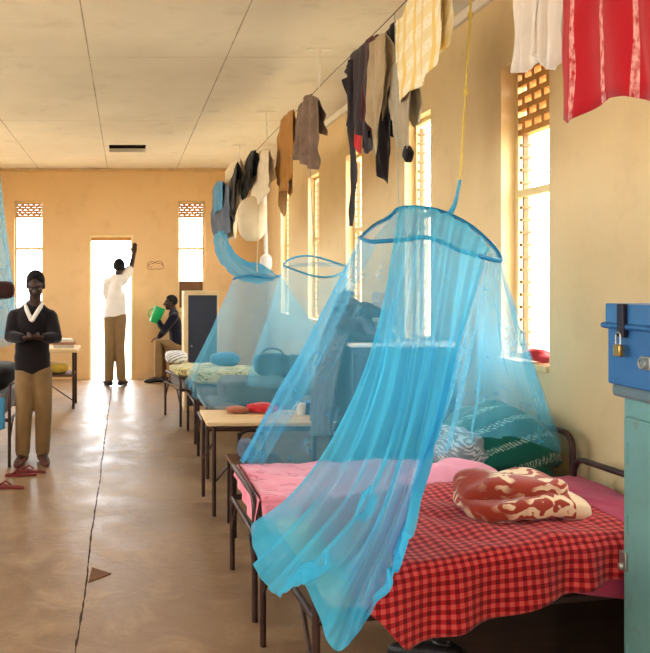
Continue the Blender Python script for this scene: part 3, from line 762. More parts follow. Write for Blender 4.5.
m = MB(); m.tube([(tx0 - .026, hy - .012, tz + .145)] + [(tx0 - .026, hy - .012 * math.cos(a), tz + .175 + .012 * math.sin(a)) for a in [PI * i / 8 for i in range(9)]] + [(tx0 - .026, hy + .012, tz + .145)], .0035, 6); m.build('shackle', LATCH, pk)

# shoe under the nearest bed
sc = P(425, 650, 3.2); sc.z = 0
def shoe(loc, rz, mat, name, label, cat, sandal=False, group=None):
    R = Matrix.Rotation(rz, 3, 'Z'); loc = Vector(loc)
    o = thing(name, loc, label, cat, group)
    def T(x, y, z): return loc + R @ Vector((x, y, z))
    def outline(z, k=1.0, n=28):
        vs = []
        for i in range(n):
            a = 2 * PI * i / n; y = math.cos(a) * .13; w = .042 + .008 * math.cos(a) - .010 * math.exp(-((y + .02) / .05) ** 2)
            vs.append(T(math.sin(a) * w * k, y * k, z))
        return vs
    m = MB(); a = outline(0); b = outline(.018)
    n = len(a); m.add(a + b, [tuple(range(n))[::-1], tuple(range(n, 2 * n))] + [(i, (i + 1) % n, n + (i + 1) % n, n + i) for i in range(n)])
    m.build('sole', mat if sandal else BRSOLE, o, bevel=.003)
    if sandal:
        m = MB(); m.tube([T(-.044, -.01, .015), T(-.03, .03, .045), T(0, .075, .02), T(.03, .03, .045), T(.044, -.01, .015)], .007, 8); m.build('strap', mat, o)
    else:
        m = MB()
        prof = [(-.12, .036, .075), (-.07, .038, .085), (-.02, .036, .08), (.03, .038, .06), (.08, .042, .04), (.12, .03, .025)]
        for i in range(len(prof)):
            pass
        m.tube([T(0, y, .012 + h * .45) for y, w, h in prof], [w for y, w, h in prof], 14, round_ends=True); m.build('upper', mat, o)
        m = MB(); m.tube([T(.02 * math.cos(t), -.07 + .035 * math.sin(t), .088) for t in [2 * PI * i / 16 for i in range(16)]], .009, 6, closed=True); m.build('collar', mat, o)
    return o
shoe((sc.x, sc.y, 0), 1.2, SHOE, 'shoe', 'dark shoe on the floor under the nearest bed', 'shoe')
m = MB(); t0 = P(91, 571, 4.2); t0.z = 0
vs = [Vector((-.19, 4.24, 0)), Vector((-.08, 4.15, 0)), Vector((-.20, 4.03, 0))]
m.add(vs + [v + Vector((0, 0, .004)) for v in vs], [(2, 1, 0), (3, 4, 5), (0, 1, 4, 3), (1, 2, 5, 4), (2, 0, 3, 5)])
tag(m.build('cardboard_scrap', simple('brown_card', (112, 74, 46), .8), smooth=False), 'small brown three-cornered scrap on the floor joint', 'scrap')

# ------------------------------------------------------------------ small table, chair and the things behind the near net
o = thing('table', (1.0, 5.46, 0), 'small pale topped table with brown steel legs behind the pink bed', 'table')
m = MB(); m.b2((.55, 5.16, .612), (1.44, 5.68, .638)); m.build('tabletop', WOOD, o, smooth=False, bevel=.006)
for xx, yy in ((.60, 5.18), (.575, 5.65), (1.40, 5.18), (1.40, 5.65)):
    MB().tube([(xx, yy, 0), (xx, yy, .612)], .014, 8).build('leg', STEEL, o)
m = MB(); m.tube([(.60, 5.18, .598), (.575, 5.65, .598), (1.4, 5.65, .598), (1.4, 5.18, .598)], .012, 8, closed=True); m.build('frame', STEEL, o)
m = MB(); m.tube([(.575, 5.65, .28), (.60, 5.2, .50)], .008, 6); m.tube([(.60, 5.19, .22), (.9, 5.19, .58)], .008, 6); m.build('brace', STEEL, o)
zt = .639
cu = P(301, 412, 5.45); cu.z = zt
o = thing('cup', cu, 'small pale cup standing on the small table', 'cup')
MB().lathe([(.026, 0), (.03, .004), (.036, .085), (.033, .085), (.027, .01), (0, .01)], cu, None, 20).build('cup_body', WHITEP, o)
m = MB(); m.tube([cu + Vector((-.034 - .022 * math.sin(a), 0, .045 + .026 * math.cos(a))) for a in [PI * i / 8 for i in range(9)]], .004, 6); m.build('handle', WHITEP, o)
m = MB(); c = P(314, 408, 5.5); m.box((c.x, c.y, zt + .045), (.15, .1, .088)); tag(m.build('blue_tin', simple('blue_box', (50, 100, 160), .5), bevel=.008), 'blue box beside the cup on the small table', 'box')
lump('red_cloth', 'crumpled pinkish red cloth at the back of the small table', 'cloth', (P(262, 404, 5.55).x, 5.55, zt + .035), (.11, .07, .036), ROSE, 4, .25, .8)
lump('brown_cloth', 'low rust brown cloth on the small table left of the red one', 'cloth', (P(237, 406, 5.55).x, 5.55, zt + .024), (.08, .07, .024), cloth('rust_cloth', (160, 96, 70)), 6, .2, .8)
# steel chair in front of the table
o = thing('chair', (.82, 4.86, 0), 'dark steel chair with arched back pushed under the small table', 'chair')
m = MB(); m.b2((.66, 4.72, .43), (1.0, 5.05, .455)); m.build('seat', WOODD, o, smooth=False, bevel=.008)
for xx, yy in ((.68, 4.74), (.98, 4.74), (.68, 5.03), (.98, 5.03)): MB().tube([(xx, yy, 0), (xx, yy, .43)], .011, 8).build('leg', IRON, o)
m = MB(); m.tube([(.75, 5.04, .45), (.75, 5.045, .59)] + [(.83 - .08 * math.cos(a), 5.045, .56 + .05 * math.sin(a)) for a in [PI * i / 10 for i in range(11)]] + [(.91, 5.04, .45)], .012, 8); m.build('backrest', IRON, o)
lump('blue_bag', 'slate blue bag slumped on the seat of the steel chair', 'bag', (.78, 4.9, .456 + .06), (.06, .10, .06), SLATE, 4, .15, .7)

# second cabinet with clothes on it behind the near net
o = thing('metal_cabinet', (1.72, 4.88, 0), 'slate blue metal cabinet seen through the nearest net, clothes heaped on top', 'cabinet')
m = MB(); m.b2((1.40, 4.70, .05), (2.05, 5.08, 1.19)); m.build('body', m_paint_metal('slate_metal', (70, 96, 116), (60, 70, 76), .4), o, smooth=False, bevel=.006)
m = MB(); m.b2((1.385, 4.685, 1.19), (2.06, 5.09, 1.215)); m.build('top_panel', WHITEP, o, smooth=False, bevel=.005)
for xx in (1.44, 2.01):
    for yy in (4.74, 5.04): m = MB(); m.b2((xx - .02, yy - .02, 0), (xx + .02, yy + .02, .055)); m.build('foot', IRON, o, smooth=False)
for x0, x1 in ((1.42, 1.715), (1.735, 2.03)):
    m = MB(); m.b2((x0, 4.688, .1), (x1, 4.702, 1.15)); dd = m.build('door', m_paint_metal('slate_metal_door', (62, 88, 110), (60, 70, 76), .3), o, smooth=False, bevel=.004)
    m = MB(); m.tube([(x1 - .04, 4.69, .6), (x1 - .04, 4.67, .6), (x1 - .04, 4.67, .7), (x1 - .04, 4.69, .7)], .005, 6); m.build('handle', LATCH, dd)
lump('grey_jacket', 'dark grey jacket heaped on the slate blue cabinet', 'jacket', (1.50, 4.88, 1.216 + .13), (.15, .16, .13), CHAR, 21, .3, .9, .3, fold=.03, ff=5)
lump('beige_shirt', 'pale grey shirt heaped right of the dark grey jacket', 'shirt', (1.62, 4.80, 1.216 + .15), (.09, .09, .15), cloth('pale_grey_cloth', (176, 170, 160)), 25, .35, .9, .3, fold=.025)
def hung_side():
    m = MB()
    def g(u, v):
        y = lerp(4.74, 5.22, u); z = lerp(1.44, .64, v)
        x = 1.33 - .06 * v + .02 * math.sin(u * 22 + 2 * fn(u * 3, v * 2, 1)) + (.12 * (1 - v) ** 3)
        return (x, y, z - .10 * u * v + (.10 * math.sin(u * PI) * (1 - v)))
    m.grid(g, 40, 30); return tag(m.build('grey_coat', cloth('dark_grey_cloth', (92, 100, 108)), solid=.02), 'long dark grey coat hanging down the side of the slate blue cabinet', 'coat')
hung_side()
# things on bed C
lump('folded_blanket', 'thick grey blanket folded on the bed under the dark bag', 'blanket', (P(254, 388, 6.5).x, 6.5, .57 + .105), (.30, .26, .10), cloth('mid_grey_cloth', (96, 98, 100)), 31, .08, .35, 0, fold=.006)
o = thing('bag', (P(272, 365, 6.5).x, 6.5, .79), 'black holdall bag on the grey folded blanket', 'bag')
c = Vector((P(272, 363, 6.5).x, 6.5, .79 + .10)); MB().ell(c, (.155, .10, .095), Matrix.Rotation(-.05, 3, 'Y'), 32, 18, .55, lambda p: p + Vector((0, 0, .01 * fn(p.x * 9, p.y * 9, 1)))).build('bag_body', BLACK, o)
m = MB(); m.tube([c + Vector((.09 * math.cos(a), -.02, .085 + .05 * math.sin(a))) for a in [PI * i / 10 for i in range(11)]], .008, 6); m.build('strap', BLACK, o)
lump('backpack', 'dark rounded bag right of the black holdall on the same bed', 'bag', (P(294, 353, 6.6).x, 6.6, .565 + .2), (.11, .13, .20), CHAR, 33, .08, .7)
# bed D and E covers
lump('flowered_cover', 'yellow green flowered quilt heaped on the bed under the farthest net', 'quilt', (1.0, 7.78, .55 + .09), (.36, .30, .085), YELF, 41, .15, .5, 0, fold=.01)
lump('blue_pillow', 'blue cloth bundle lying on the flowered quilt', 'cloth', (1.02, 7.85, .72 + .075), (.15, .12, .07), BLUEC, 44, .12, .7)
lump('cream_quilt', 'cream flowered quilt at the foot of the farthest bed', 'quilt', (.80, 8.7, .52 + .065), (.28, .30, .065), YELF, 47, .15, .5, 0, fold=.01)
lump('white_pillow', 'white pillow with dark stripes on the cream quilt', 'pillow', (P(174, 355, 8.75).x + .03, 8.8, .645 + .075), (.13, .13, .07), m_bands('striped_pillow', (232, 228, 222), (70, 60, 72), 1, .04, .4), 49, .08, .7, uv=True)
# dark cupboard near the end wall
cx0, cx1, cy0, cy1, ch = .715, 1.14, 9.35, 9.75, 1.475
o = thing('cupboard', ((cx0 + cx1) / 2, (cy0 + cy1) / 2, 0), 'tall dark blue cupboard with cream edges near the end wall', 'cupboard')
EDGE = simple('cream_edging', (226, 196, 150), .6); DKB = m_paint_metal('dark_blue_panel', (44, 48, 66), (60, 60, 70), .3)
m = MB(); m.b2((cx0, cy0, 0), (cx0 + .05, cy1, ch)); m.b2((cx0 + .05, cy0, ch - .05), (cx1, cy1, ch)); m.b2((cx1 - .02, cy0, 0), (cx1, cy1, ch - .05)); m.b2((cx0 + .05, cy0, 0), (cx1 - .02, cy1, .06)); m.build('carcass', EDGE, o, smooth=False, bevel=.004)
m = MB(); m.b2((cx0 + .055, cy0 + .006, .06), (cx1 - .02, cy0 + .03, ch - .052)); dd = m.build('door', DKB, o, smooth=False, bevel=.003)
m = MB(); m.ell((cx0 + .09, cy0 - .01, .8), (.012, .016, .012), None, 10, 8); m.build('knob', LATCH, dd)
m = MB(); m.b2((cx0 + .05, cy1 - .02, .06), (cx1 - .02, cy1, ch - .05)); m.build('back_panel', DKB, o, smooth=False)

# red cloth on the near window sill
lump('red_sill_cloth', 'crumpled red cloth lying on the sill of the nearest window', 'cloth', (XR + .035, 4.28, WZ0 + .045), (.045, .13, .034), ROSE, 51, .45, 1.0, fold=.012)

# ------------------------------------------------------------------ clothes line and washing
LX, LZ = 1.52, 3.13
o = thing('clothes_line', (LX, 6.5, LZ), 'thin wire clothes line running along the right side below the ceiling', 'clothes line')
m = MB(); pts = []
for i in range(61):
    y = lerp(-1.0, YB, i / 60); pts.append((LX, y, LZ - .015 * math.sin(i / 60 * PI * 6) ** 2))
m.tube(pts, .003, 6); m.build('wire', IRON, o)
for y in (5.97, 8.2, 10.2, 2.4):
    m = MB(); m.tube([(LX, y, LZ - .01), (LX, y, H)], .012, 8); m.b2((LX - .09, y - .025, H - .012), (LX + .09, y + .025, H)); m.build('hanger_post', WHITEP, o)
def garment(name, label, cat, pts, mat, X=LX - .02, gap=.022, folds=5, amp=.016, thick=.005, back=.7, seed=0, uvs=(1, 1), flare=.016, nu=60, group=None, parent=None, build=True):
    """cloth pegged over the line; pts = (px, top y, bottom y) outline of its near face in the plane x = X"""
    pts = sorted(pts)
    def dep(px): return F * X / (px - 126)
    tt = [(dep(p[0]), EYE - (p[1] - 281) / F * dep(p[0])) for p in pts][::-1]
    bb = [(dep(p[0]), EYE - (p[2] - 281) / F * dep(p[0])) for p in pts][::-1]
    d0, d1 = tt[0][0], tt[-1][0]
    m = MB()
    def g(u, v):
        y = lerp(d0, d1, u); zt = interp(tt, y); zb = interp(bb, y)
        L = zt - zb; zbk = zt - L * back
        w = .5
        if v < .45: t = 1 - v / .45; z = zt - t * L; side = -1
        elif v > .55: t = (v - .55) / .45; z = zt - t * (zt - zbk); side = 1
        else: t = 0; z = zt + .02 * math.sin((v - .45) / .1 * PI); side = (v - .5) / .05
        f = math.sin(u * folds * 2 * PI + seed + 2.2 * fn(u * 3, t * 2.2, seed + side)) + .7 * fn(u * 8, t * 4, seed + side * 3)
        x = X + (side + 1) * (gap * (.35 + .65 * min(1, t * 3))) + side * flare * t * .5 + amp * f * (.25 + .75 * t)
        return (x, y + .015 * fn(t * 5, u * 2, seed), z)
    m.grid(g, nu, 44, lambda u, v: (lerp(d0, d1, u) * uvs[0], v * uvs[1]))
    if not build: return m
    o = m.build(name, mat, parent, solid=thick)
    if not parent: tag(o, label, cat, group)
    return o
def ly(px): return 281 - (LZ - EYE) / LX * (px - 126)
REDK = m_bands('red_striped_knit', (176, 20, 34), (232, 170, 162), 0, .145, .17, .0, None)
garment('red_shirt', 'red knitted shirt with pale stripes hanging at the top right corner', 'shirt', [(563, ly(563), 120), (570, ly(570), 123), (583, ly(583), 116), (610, ly(610), 98), (630, ly(630), 96), (655, ly(655), 103), (700, ly(700), 110)], REDK, X=1.47, folds=3, amp=.012, seed=1, back=.8)
garment('white_trousers', 'white garment left of the red shirt, its ragged hem over the nearest window', 'garment', [(518, ly(518), 73), (530, ly(530), 71), (538, ly(538), 60), (543, ly(543), 52)], WHITE, folds=2, amp=.02, seed=4, back=.9)
garment('white_shirt', 'white garment hanging directly beside the red shirt', 'garment', [(542, ly(542), 40), (549, ly(549), 70), (560, ly(560), 68), (567, ly(567), 50)], WHITE, folds=2, amp=.02, seed=6, back=.9)
TOWEL = m_bands('yellow_white_towel', (238, 224, 176), (250, 246, 232), 1, .11, .5, 0, ((238, 208, 124), .12, .25))
garment('yellow_towel', 'yellow and white checked towel hanging near the middle of the line', 'towel', [(395, 24, 96), (402, 20, 103), (412, ly(412), 92), (426, ly(426), 82), (437, ly(437), 64), (440, ly(440), 30)], TOWEL, folds=2, amp=.014, seed=8, back=.8)
gz = 'dark clothes bunched on the line'
garment('charcoal_jacket', 'charcoal jacket at the far end of the dark bunch, its strap dangling', 'jacket', [(347, 66, 80), (351, 56, 124), (358, 50, 130), (366, 46, 138), (371, 44, 142)], CHAR, folds=3, amp=.03, seed=10, gap=.04)
garment('maroon_shirt', 'narrow maroon garment between the charcoal jacket and the beige trousers', 'shirt', [(365, 44, 118), (370, 40, 132), (377, 38, 120)], MAROON, folds=1, amp=.02, seed=12, X=1.50)
garment('beige_trousers', 'beige trousers hanging in the middle of the dark bunch', 'trousers', [(370, 46, 118), (374, 43, 142), (377, 40, 156), (380, 38, 130), (384, 36, 66)], BEIGE, folds=1.5, amp=.02, seed=14, X=1.46)
garment('black_trousers', 'black trousers with a long leg hanging left of the yellow towel', 'trousers', [(378, 60, 100), (381, 40, 176), (386, 34, 184), (390, 28, 150), (396, 24, 108)], BLACK, folds=1.5, amp=.02, seed=16, X=1.54)
garment('taupe_shirt', 'grey brown garment with a dark tip hanging below the yellow towel', 'garment', [(390, 70, 116), (397, 60, 130), (403, 56, 158), (411, 52, 150)], cloth('grey_beige_cloth', (172, 160, 138)), folds=1.5, amp=.015, seed=18, X=1.51)
m = MB(); c = P(408, 154, 4.05); m.ell(c, (.02, .045, .035), Matrix.Rotation(.7, 3, 'X'), 14, 10, .45); tag(m.build('dark_sock', BLACK), 'small black sock at the bottom tip of the grey brown garment', 'sock')
m = MB(); pp = [P(352, 60, 5.0), P(351, 110, 5.0), P(352, 140, 5.02), P(354, 175, 5.03), P(352, 205, 5.03), P(351, 226, 5.03)]
m.tube([cr(pp, i / 24) for i in range(25)], [.028 - .012 * (i / 24) + .004 * math.sin(i) for i in range(25)], 10, flat=.5); tag(m.build('dangling_belt', CHAR), 'long dark belt dangling from the charcoal jacket', 'belt')
garment('red_scarf', 'narrow red scarf showing its end low in the dark bunch of clothes', 'scarf', [(357, 56, 148), (360, 53, 154), (364, 50, 150)], ROSE, folds=1, amp=.01, seed=61, X=1.515)
garment('grey_sleeve', 'dark grey rounded garment end hanging right beside the red scarf', 'garment', [(364, 50, 148), (368, 47, 154), (373, 44, 147)], CHAR, folds=1, amp=.012, seed=63, X=1.525)
garment('brown_shirt', 'grey brown shirt hanging in folds before the fourth window', 'shirt', [(295, 136, 158), (299, 108, 160), (305, 98, 164), (311, 96, 168), (317, 102, 170)], cloth('dusty_brown_cloth', (132, 110, 96), .2, 14), folds=3, amp=.035, seed=20, gap=.02, back=.5)
garment('mustard_jacket', 'mustard brown jacket hanging beside the grey brown shirt', 'jacket', [(277, 140, 184), (281, 122, 192), (288, 114, 190), (293, 112, 174)], MUST, folds=2, amp=.02, seed=22, gap=.02, back=.6)
garment('brown_scarf', 'narrow pale brown strip hanging below the mustard jacket', 'scarf', [(280, 150, 206), (284, 146, 218), (288, 142, 210)], cloth('tan_strip', (176, 134, 82)), folds=1, amp=.01, seed=24, X=1.60)
XF = 1.36
garment('blue_garment', 'blue grey garment at the far end of the line above the gathered net', 'garment', [(212, 192, 226), (217, 183, 238), (223, 184, 240), (229, 190, 232)], SLATE, folds=2, amp=.03, seed=26, X=1.16)
garment('blue_shawl', 'light blue cloth hanging over the blue grey garment', 'cloth', [(213, 188, 214), (218, 183, 212), (222, 183, 208)], BLUEC, folds=1, amp=.02, seed=27, X=1.12)
garment('pale_vest', 'pale cream vest next to the blue grey garment', 'vest', [(225, 172, 222), (230, 165, 240), (236, 162, 238), (240, 160, 200)], CREAMC, folds=2, amp=.03, seed=28, X=1.24)
garment('black_strap_vest', 'thin black garment in front of the pale cream vest', 'vest', [(231, 180, 212), (233.5, 172, 222), (236, 166, 204), (237.5, 164, 184)], BLACK, folds=1, amp=.02, seed=29, X=1.19)
garment('black_shirt', 'black shirt hanging behind the rounded cream bag', 'shirt', [(243, 172, 198), (246, 160, 202), (250, 153, 184), (255, 152, 162)], BLACK, folds=1, amp=.02, seed=30, X=1.30)
garment('cream_shirt', 'cream shirt hanging above the rounded cream bag', 'shirt', [(250, 176, 196), (256, 158, 206), (262, 152, 204), (268, 152, 186)], CREAMC, folds=2, amp=.03, seed=32, X=1.36)
lump('cream_bag', 'rounded cream cloth bag hanging among the far washing', 'bag', P(252, 219, 8.0), (.155, .10, .235), CREAMC, 66, .06, .85)
o = thing('white_pouch', P(266, 262, 8.2), 'white pouch on a long strap hanging above the farthest net', 'bag')
MB().ell(P(266, 263, 8.2), (.065, .05, .10), None, 20, 14, .85).build('pouch', WHITE, o)
MB().tube([P(266, 256, 8.2), P(265, 220, 8.25), P(263, 190, 8.3), P(262, 160, 8.4)], [.022, .022, .04, .03], 8, flat=.6).build('strap', WHITE, o)

# ------------------------------------------------------------------ left side
o = thing('table', (-.95, 9.75, 0), 'wooden desk with brown steel legs beyond the person in the dark jumper', 'table')
m = MB(); m.b2((-1.35, 9.45, .71), (-.60, 10.05, .75)); m.build('tabletop', WOOD, o, smooth=False, bevel=.005)
for xx, yy in ((-.66, 9.52), (-.66, 9.98), (-1.3, 9.52), (-1.3, 9.98)): MB().tube([(xx, yy, 0), (xx, yy, .71)], .016, 8).build('leg', STEEL, o)
m = MB(); m.b2((-1.32, 9.5, .40), (-.66, 10.0, .425)); m.build('shelf', WOODD, o, smooth=False)
m = MB(); m.tube([(-.66, 9.52, .12), (-.66, 9.98, .42)], .009, 6); m.tube([(-.66, 9.52, .10), (-1.1, 9.52, .40)], .009, 6); m.build('brace', STEEL, o)
lump('yellow_bag', 'yellow cloth bag on the shelf of the wooden desk', 'bag', (-.90, 9.72, .425 + .07), (.17, .16, .07), cloth('yellow_cloth', (206, 168, 62)), 71, .15, .7)
for k, (rz, col, dx) in enumerate(((.1, (206, 196, 176), 0), (-.12, (170, 120, 90), .01), (.2, (232, 222, 204), -.02))):
    m = MB(); m.box((-.80 + dx, 9.75, .751 + .018 + k * .036), (.26, .2, .034), Matrix.Rotation(rz, 3, 'Z'))
    tag(m.build('book', simple('book_cover_%d' % k, col, .7), smooth=False, bevel=.003), ['lowest pale book of the stack on the wooden desk', 'middle brown book of the stack on the wooden desk', 'top white book of the stack on the wooden desk'][k], 'book', 'books on the desk')
lump('dark_blanket', 'dark blanket heaped on the bed at the left edge', 'blanket', (-1.36, 6.95, .6 + .14), (.36, .28, .13), BLACK, 73, .15, .6)
m = MB()
m.grid(lambda u, v: (lerp(-1.9, -1.04, u) + .0, 6.53 - .02 * math.sin(u * 25) * v - .01, lerp(.60, .35 + .06 * math.sin(u * 6), v)), 40, 20)
tag(m.build('blue_cloth', BLUEC, solid=.006), 'blue cloth hanging over the side of the bed at the left edge', 'cloth')
o = thing('shoulder_bag', (-1.03, 6.95, 1.44), 'dark brown bag hanging at the left edge in front of the net', 'bag')
c = Vector((-1.10, 6.72, 1.52)); MB().ell(c, (.115, .07, .08), None, 24, 16, .6).build('bag_body', cloth('dark_brown_cloth', (58, 34, 32)), o)
MB().tube([c + Vector((-.09, 0, .06)), Vector((-1.25, 6.72, 2.2)), Vector((-1.5, 6.72, H))], .008, 6).build('strap', cloth('dark_brown_cloth', (58, 34, 32)), o)
for k, (px, py, rz, lab) in enumerate(((31, 472, 1.3, 'right red flip-flop at the feet of the person in the dark jumper'), (21, 476, 1.7, 'left red flip-flop touching the leg of the left bed'), (8, 488, 1.4, 'red flip-flop nearest the viewer at the left edge'))):
    d = F * EYE / (py - 281); q = P(px, py, d); shoe((q.x, q.y, 0.0), rz, SOLE, 'flip_flop', lab, 'flip-flop', True, 'red flip-flops')

# ------------------------------------------------------------------ people
def limb(m, pts, rs): m.tube([Vector(p) for p in pts], rs, 14, round_ends=True)
def seg(a, b, t): return Vector(a).lerp(Vector(b), t)
def hand(m, wrist, d, pn, side, curl=.5, s=1.0):
    """palm, four fingers and a thumb; d = direction of the fingers, pn = palm normal, side = +1/-1 side of the thumb"""
    wrist = Vector(wrist); d = Vector(d).normalized(); pn = Vector(pn); pn = (pn - d * pn.dot(d)).normalized(); t = d.cross(pn) * side
    R = Matrix((t, d, pn)).transposed()
    m.ell(wrist + d * .045 * s, (.038 * s, .052 * s, .016 * s), R, 14, 10, .8)
    for k, (o, L) in enumerate(((.027, .072), (.009, .08), (-.009, .075), (-.027, .06))):
        p0 = wrist + d * .075 * s + t * o * s; a = curl * .6
        p1 = p0 + (d * math.cos(a) + pn * math.sin(a) + t * o * 1.5) * L * .45 * s; a = curl * 1.5
        p2 = p1 + (d * math.cos(a) + pn * math.sin(a)) * L * .33 * s; a = curl * 2.2
        p3 = p2 + (d * math.cos(a) + pn * math.sin(a)) * L * .25 * s
        m.tube([p0 - d * .02 * s, p0, p1, p2, p3], [.0105 * s, .0105 * s, .0098 * s, .009 * s, .008 * s], 8, round_ends=True)
    p0 = wrist + d * .02 * s + t * .026 * s; p1 = p0 + (d * .7 + t * .75 + pn * .2) * .035 * s; p2 = p1 + (d * .95 + t * .25 + pn * .3) * .03 * s
    m.tube([p0, p1, p2], [.014 * s, .0115 * s, .0095 * s], 8, round_ends=True)
def head(m, c, fwd, s=1.0):
    """skull, jaw, brow, nose, lips and ears; returns the frame"""
    c = Vector(c); f = Vector(fwd).normalized(); sd = f.cross(Vector((0, 0, 1))).normalized(); up = sd.cross(f)
    R = Matrix((sd, f, up)).transposed()
    def T(x, y, z): return c + R @ Vector((x * s, y * s, z * s))
    m.ell(T(0, -.012, .028), (.073 * s, .092 * s, .088 * s), R, 22, 16)
    m.ell(T(0, .018, -.035), (.060 * s, .068 * s, .072 * s), R, 20, 14)
    m.ell(T(0, .045, -.085), (.036 * s, .034 * s, .028 * s), R, 16, 10)
    m.tube([T(0, .083, .012), T(0, .103, -.022)], [.010 * s, .017 * s], 10, round_ends=True)
    m.ell(T(0, .099, -.026), (.021 * s, .012 * s, .010 * s), R, 12, 8)
    m.tube([T(-.045, .068, .026), T(0, .084, .03), T(.045, .068, .026)], [.010 * s] * 3, 8, round_ends=True)
    m.tube([T(-.024, .074, -.055), T(0, .084, -.052), T(.024, .074, -.055)], [.007 * s, .009 * s, .007 * s], 8, round_ends=True)
    m.tube([T(-.021, .072, -.066), T(0, .080, -.067), T(.021, .072, -.066)], [.007 * s, .009 * s, .007 * s], 8, round_ends=True)
    for k in (-1, 1):
        m.ell(T(k * .074, -.008, -.008), (.011 * s, .02 * s, .031 * s), R, 12, 8)
        m.ell(T(k * .038, .062, -.02), (.022 * s, .02 * s, .02 * s), R, 12, 8)
    return R, T
def hair_cap(T, R, s, o):
    m = MB(); vs = []
    c = T(0, -.016, .036); r = (.078 * s, .097 * s, .091 * s)
    m.ell(c, r, R, 26, 18)
    keep = []
    for f_ in m.f:
        q = sum((m.v[i] for i in f_), Vector()) / len(f_); l = R.inverted() @ (q - c)
        if l.z > -.055 * s and l.y < .045 * s + l.z * .55: keep.append(f_)
    m.f = keep; used = sorted({i for f_ in keep for i in f_}); mp = {i: k for k, i in enumerate(used)}
    m.v = [m.v[i] for i in used]; m.f = [tuple(mp[i] for i in f_) for f_ in keep]
    m.build('hair', HAIR, o, solid=.008)
def eyes(T, s, o):
    for k in (-1, 1):
        m = MB(); m.ell(T(k * .034, .0715, .0), (.011 * s, .009 * s, .005 * s), None, 12, 8); e = m.build('eye', simple('eye_white', (150, 138, 128), .3), o)
        m = MB(); m.ell(T(k * .034, .0795, -.001), (.006 * s, .003 * s, .0045 * s), None, 10, 8); m.build('iris', HAIR, e)
def person(label, j, s=1.0, top=BLACK, legs=OLIVE, sleeve='long', shoes=SHOE, collar=None, hands=None, vx=.0075):
    o = thing('person', j['base'], label, 'person')
    b = MB()
    R, T = head(b, j['head'], j['look'], s)
    nk = Vector(j['neck']); 
    limb(b, [T(0, -.03, -.06), nk], [.05 * s, .056 * s])
    ch, pv = Vector(j['chest']), Vector(j['pelvis']); shl, shr = Vector(j['shl']), Vector(j['shr'])
    lat = (shr - shl).normalized(); upv = (nk - pv).normalized(); fw = lat.cross(upv)
    RB = Matrix((lat, fw, upv)).transposed()
    sw = (shr - shl).length / 2
    def torso(m, g, low=0.0):
        m.ell(ch, (sw * .84 + g, .098 * s + g, .175 * s + g), RB, 22, 16, .9)
        m.ell(seg(ch, pv, .55), (.135 * s + g, .092 * s + g, .17 * s + g), RB, 20, 14, .9)
        m.ell(pv, (.145 * s + g, .10 * s + g, .11 * s + g), RB, 20, 14, .9)
        limb(m, [seg(shl, nk, .25) - upv * .02, seg(shl, nk, .75), nk - upv * .03, seg(shr, nk, .75), seg(shr, nk, .25) - upv * .02], [.055 * s + g, .062 * s + g, .066 * s + g, .062 * s + g, .055 * s + g])
    torso(b, -.004)
    for k in ('l', 'r'):
        sh, el, wr = [Vector(j[q + k]) for q in ('sh', 'el', 'wr')]
        limb(b, [sh, seg(sh, el, .5), el, seg(el, wr, .35), wr], [.052 * s, .044 * s, .036 * s, .036 * s, .025 * s])
        hd = j['hand' + k]; hand(b, wr, hd[0], hd[1], hd[2], hd[3], s)
        hp_, kn, an, toe = [Vector(j[q + k]) for q in ('hp', 'kn', 'an', 'toe')]
        limb(b, [hp_, seg(hp_, kn, .5), kn, seg(kn, an, .35), an], [.085 * s, .07 * s, .052 * s, .05 * s, .034 * s])
        ft = Vector((toe.x, toe.y, an.z))
        b.tube([an + Vector((0, 0, -.03 * s)) - (ft - an).normalized() * .035, an.lerp(toe, .5) + Vector((0, 0, -.008)), toe], [.036 * s, .036 * s, .026 * s], 12, round_ends=True)
    b.build('body', SKIN, o, remesh=vx, smo=5)
    hair_cap(T, R, s, o); eyes(T, s, o)
    # upper garment
    m = MB(); torso(m, .016)
    m.ell(seg(ch, pv, .8), (.158 * s, .112 * s, .11 * s), RB, 20, 14, .8)
    for k in ('l', 'r'):
        sh, el, wr = [Vector(j[q + k]) for q in ('sh', 'el', 'wr')]
        if sleeve == 'long': limb(m, [sh, seg(sh, el, .5), el, seg(el, wr, .5), seg(el, wr, .88)], [.070 * s, .064 * s, .058 * s, .052 * s, .042 * s])
        else: limb(m, [sh, seg(sh, el, .4), seg(sh, el, .75)], [.072 * s, .068 * s, .066 * s])
    m.build('shirt' if sleeve != 'long' else 'jumper', top, o, remesh=.011, smo=6)
    m = MB(); m.ell(pv - upv * .01, (.152 * s, .112 * s, .115 * s), RB, 20, 14, .85)
    for k in ('l', 'r'):
        hp_, kn, an = [Vector(j[q + k]) for q in ('hp', 'kn', 'an')]
        limb(m, [hp_, seg(hp_, kn, .5), kn, seg(kn, an, .5), seg(kn, an, .94)], [.104 * s, .092 * s, .075 * s, .070 * s, .066 * s])
    m.build('trousers', legs, o, remesh=.011, smo=6)
    for k in ('l', 'r'):
        an, toe = Vector(j['an' + k]), Vector(j['toe' + k])
        dr = (Vector((toe.x, toe.y, 0)) - Vector((an.x, an.y, 0))).normalized(); h0 = j.get('floor', 0)
        m = MB(); a = Vector((an.x, an.y, h0)); 
        m.tube([a - dr * .05 + Vector((0, 0, .045)), a + dr * .04 + Vector((0, 0, .05)), a + dr * .13 + Vector((0, 0, .036)), a + dr * .19 + Vector((0, 0, .03))], [.044 * s, .048 * s, .045 * s, .032 * s], 14, round_ends=True, flat=.8)
        m.build('shoe', shoes, o)
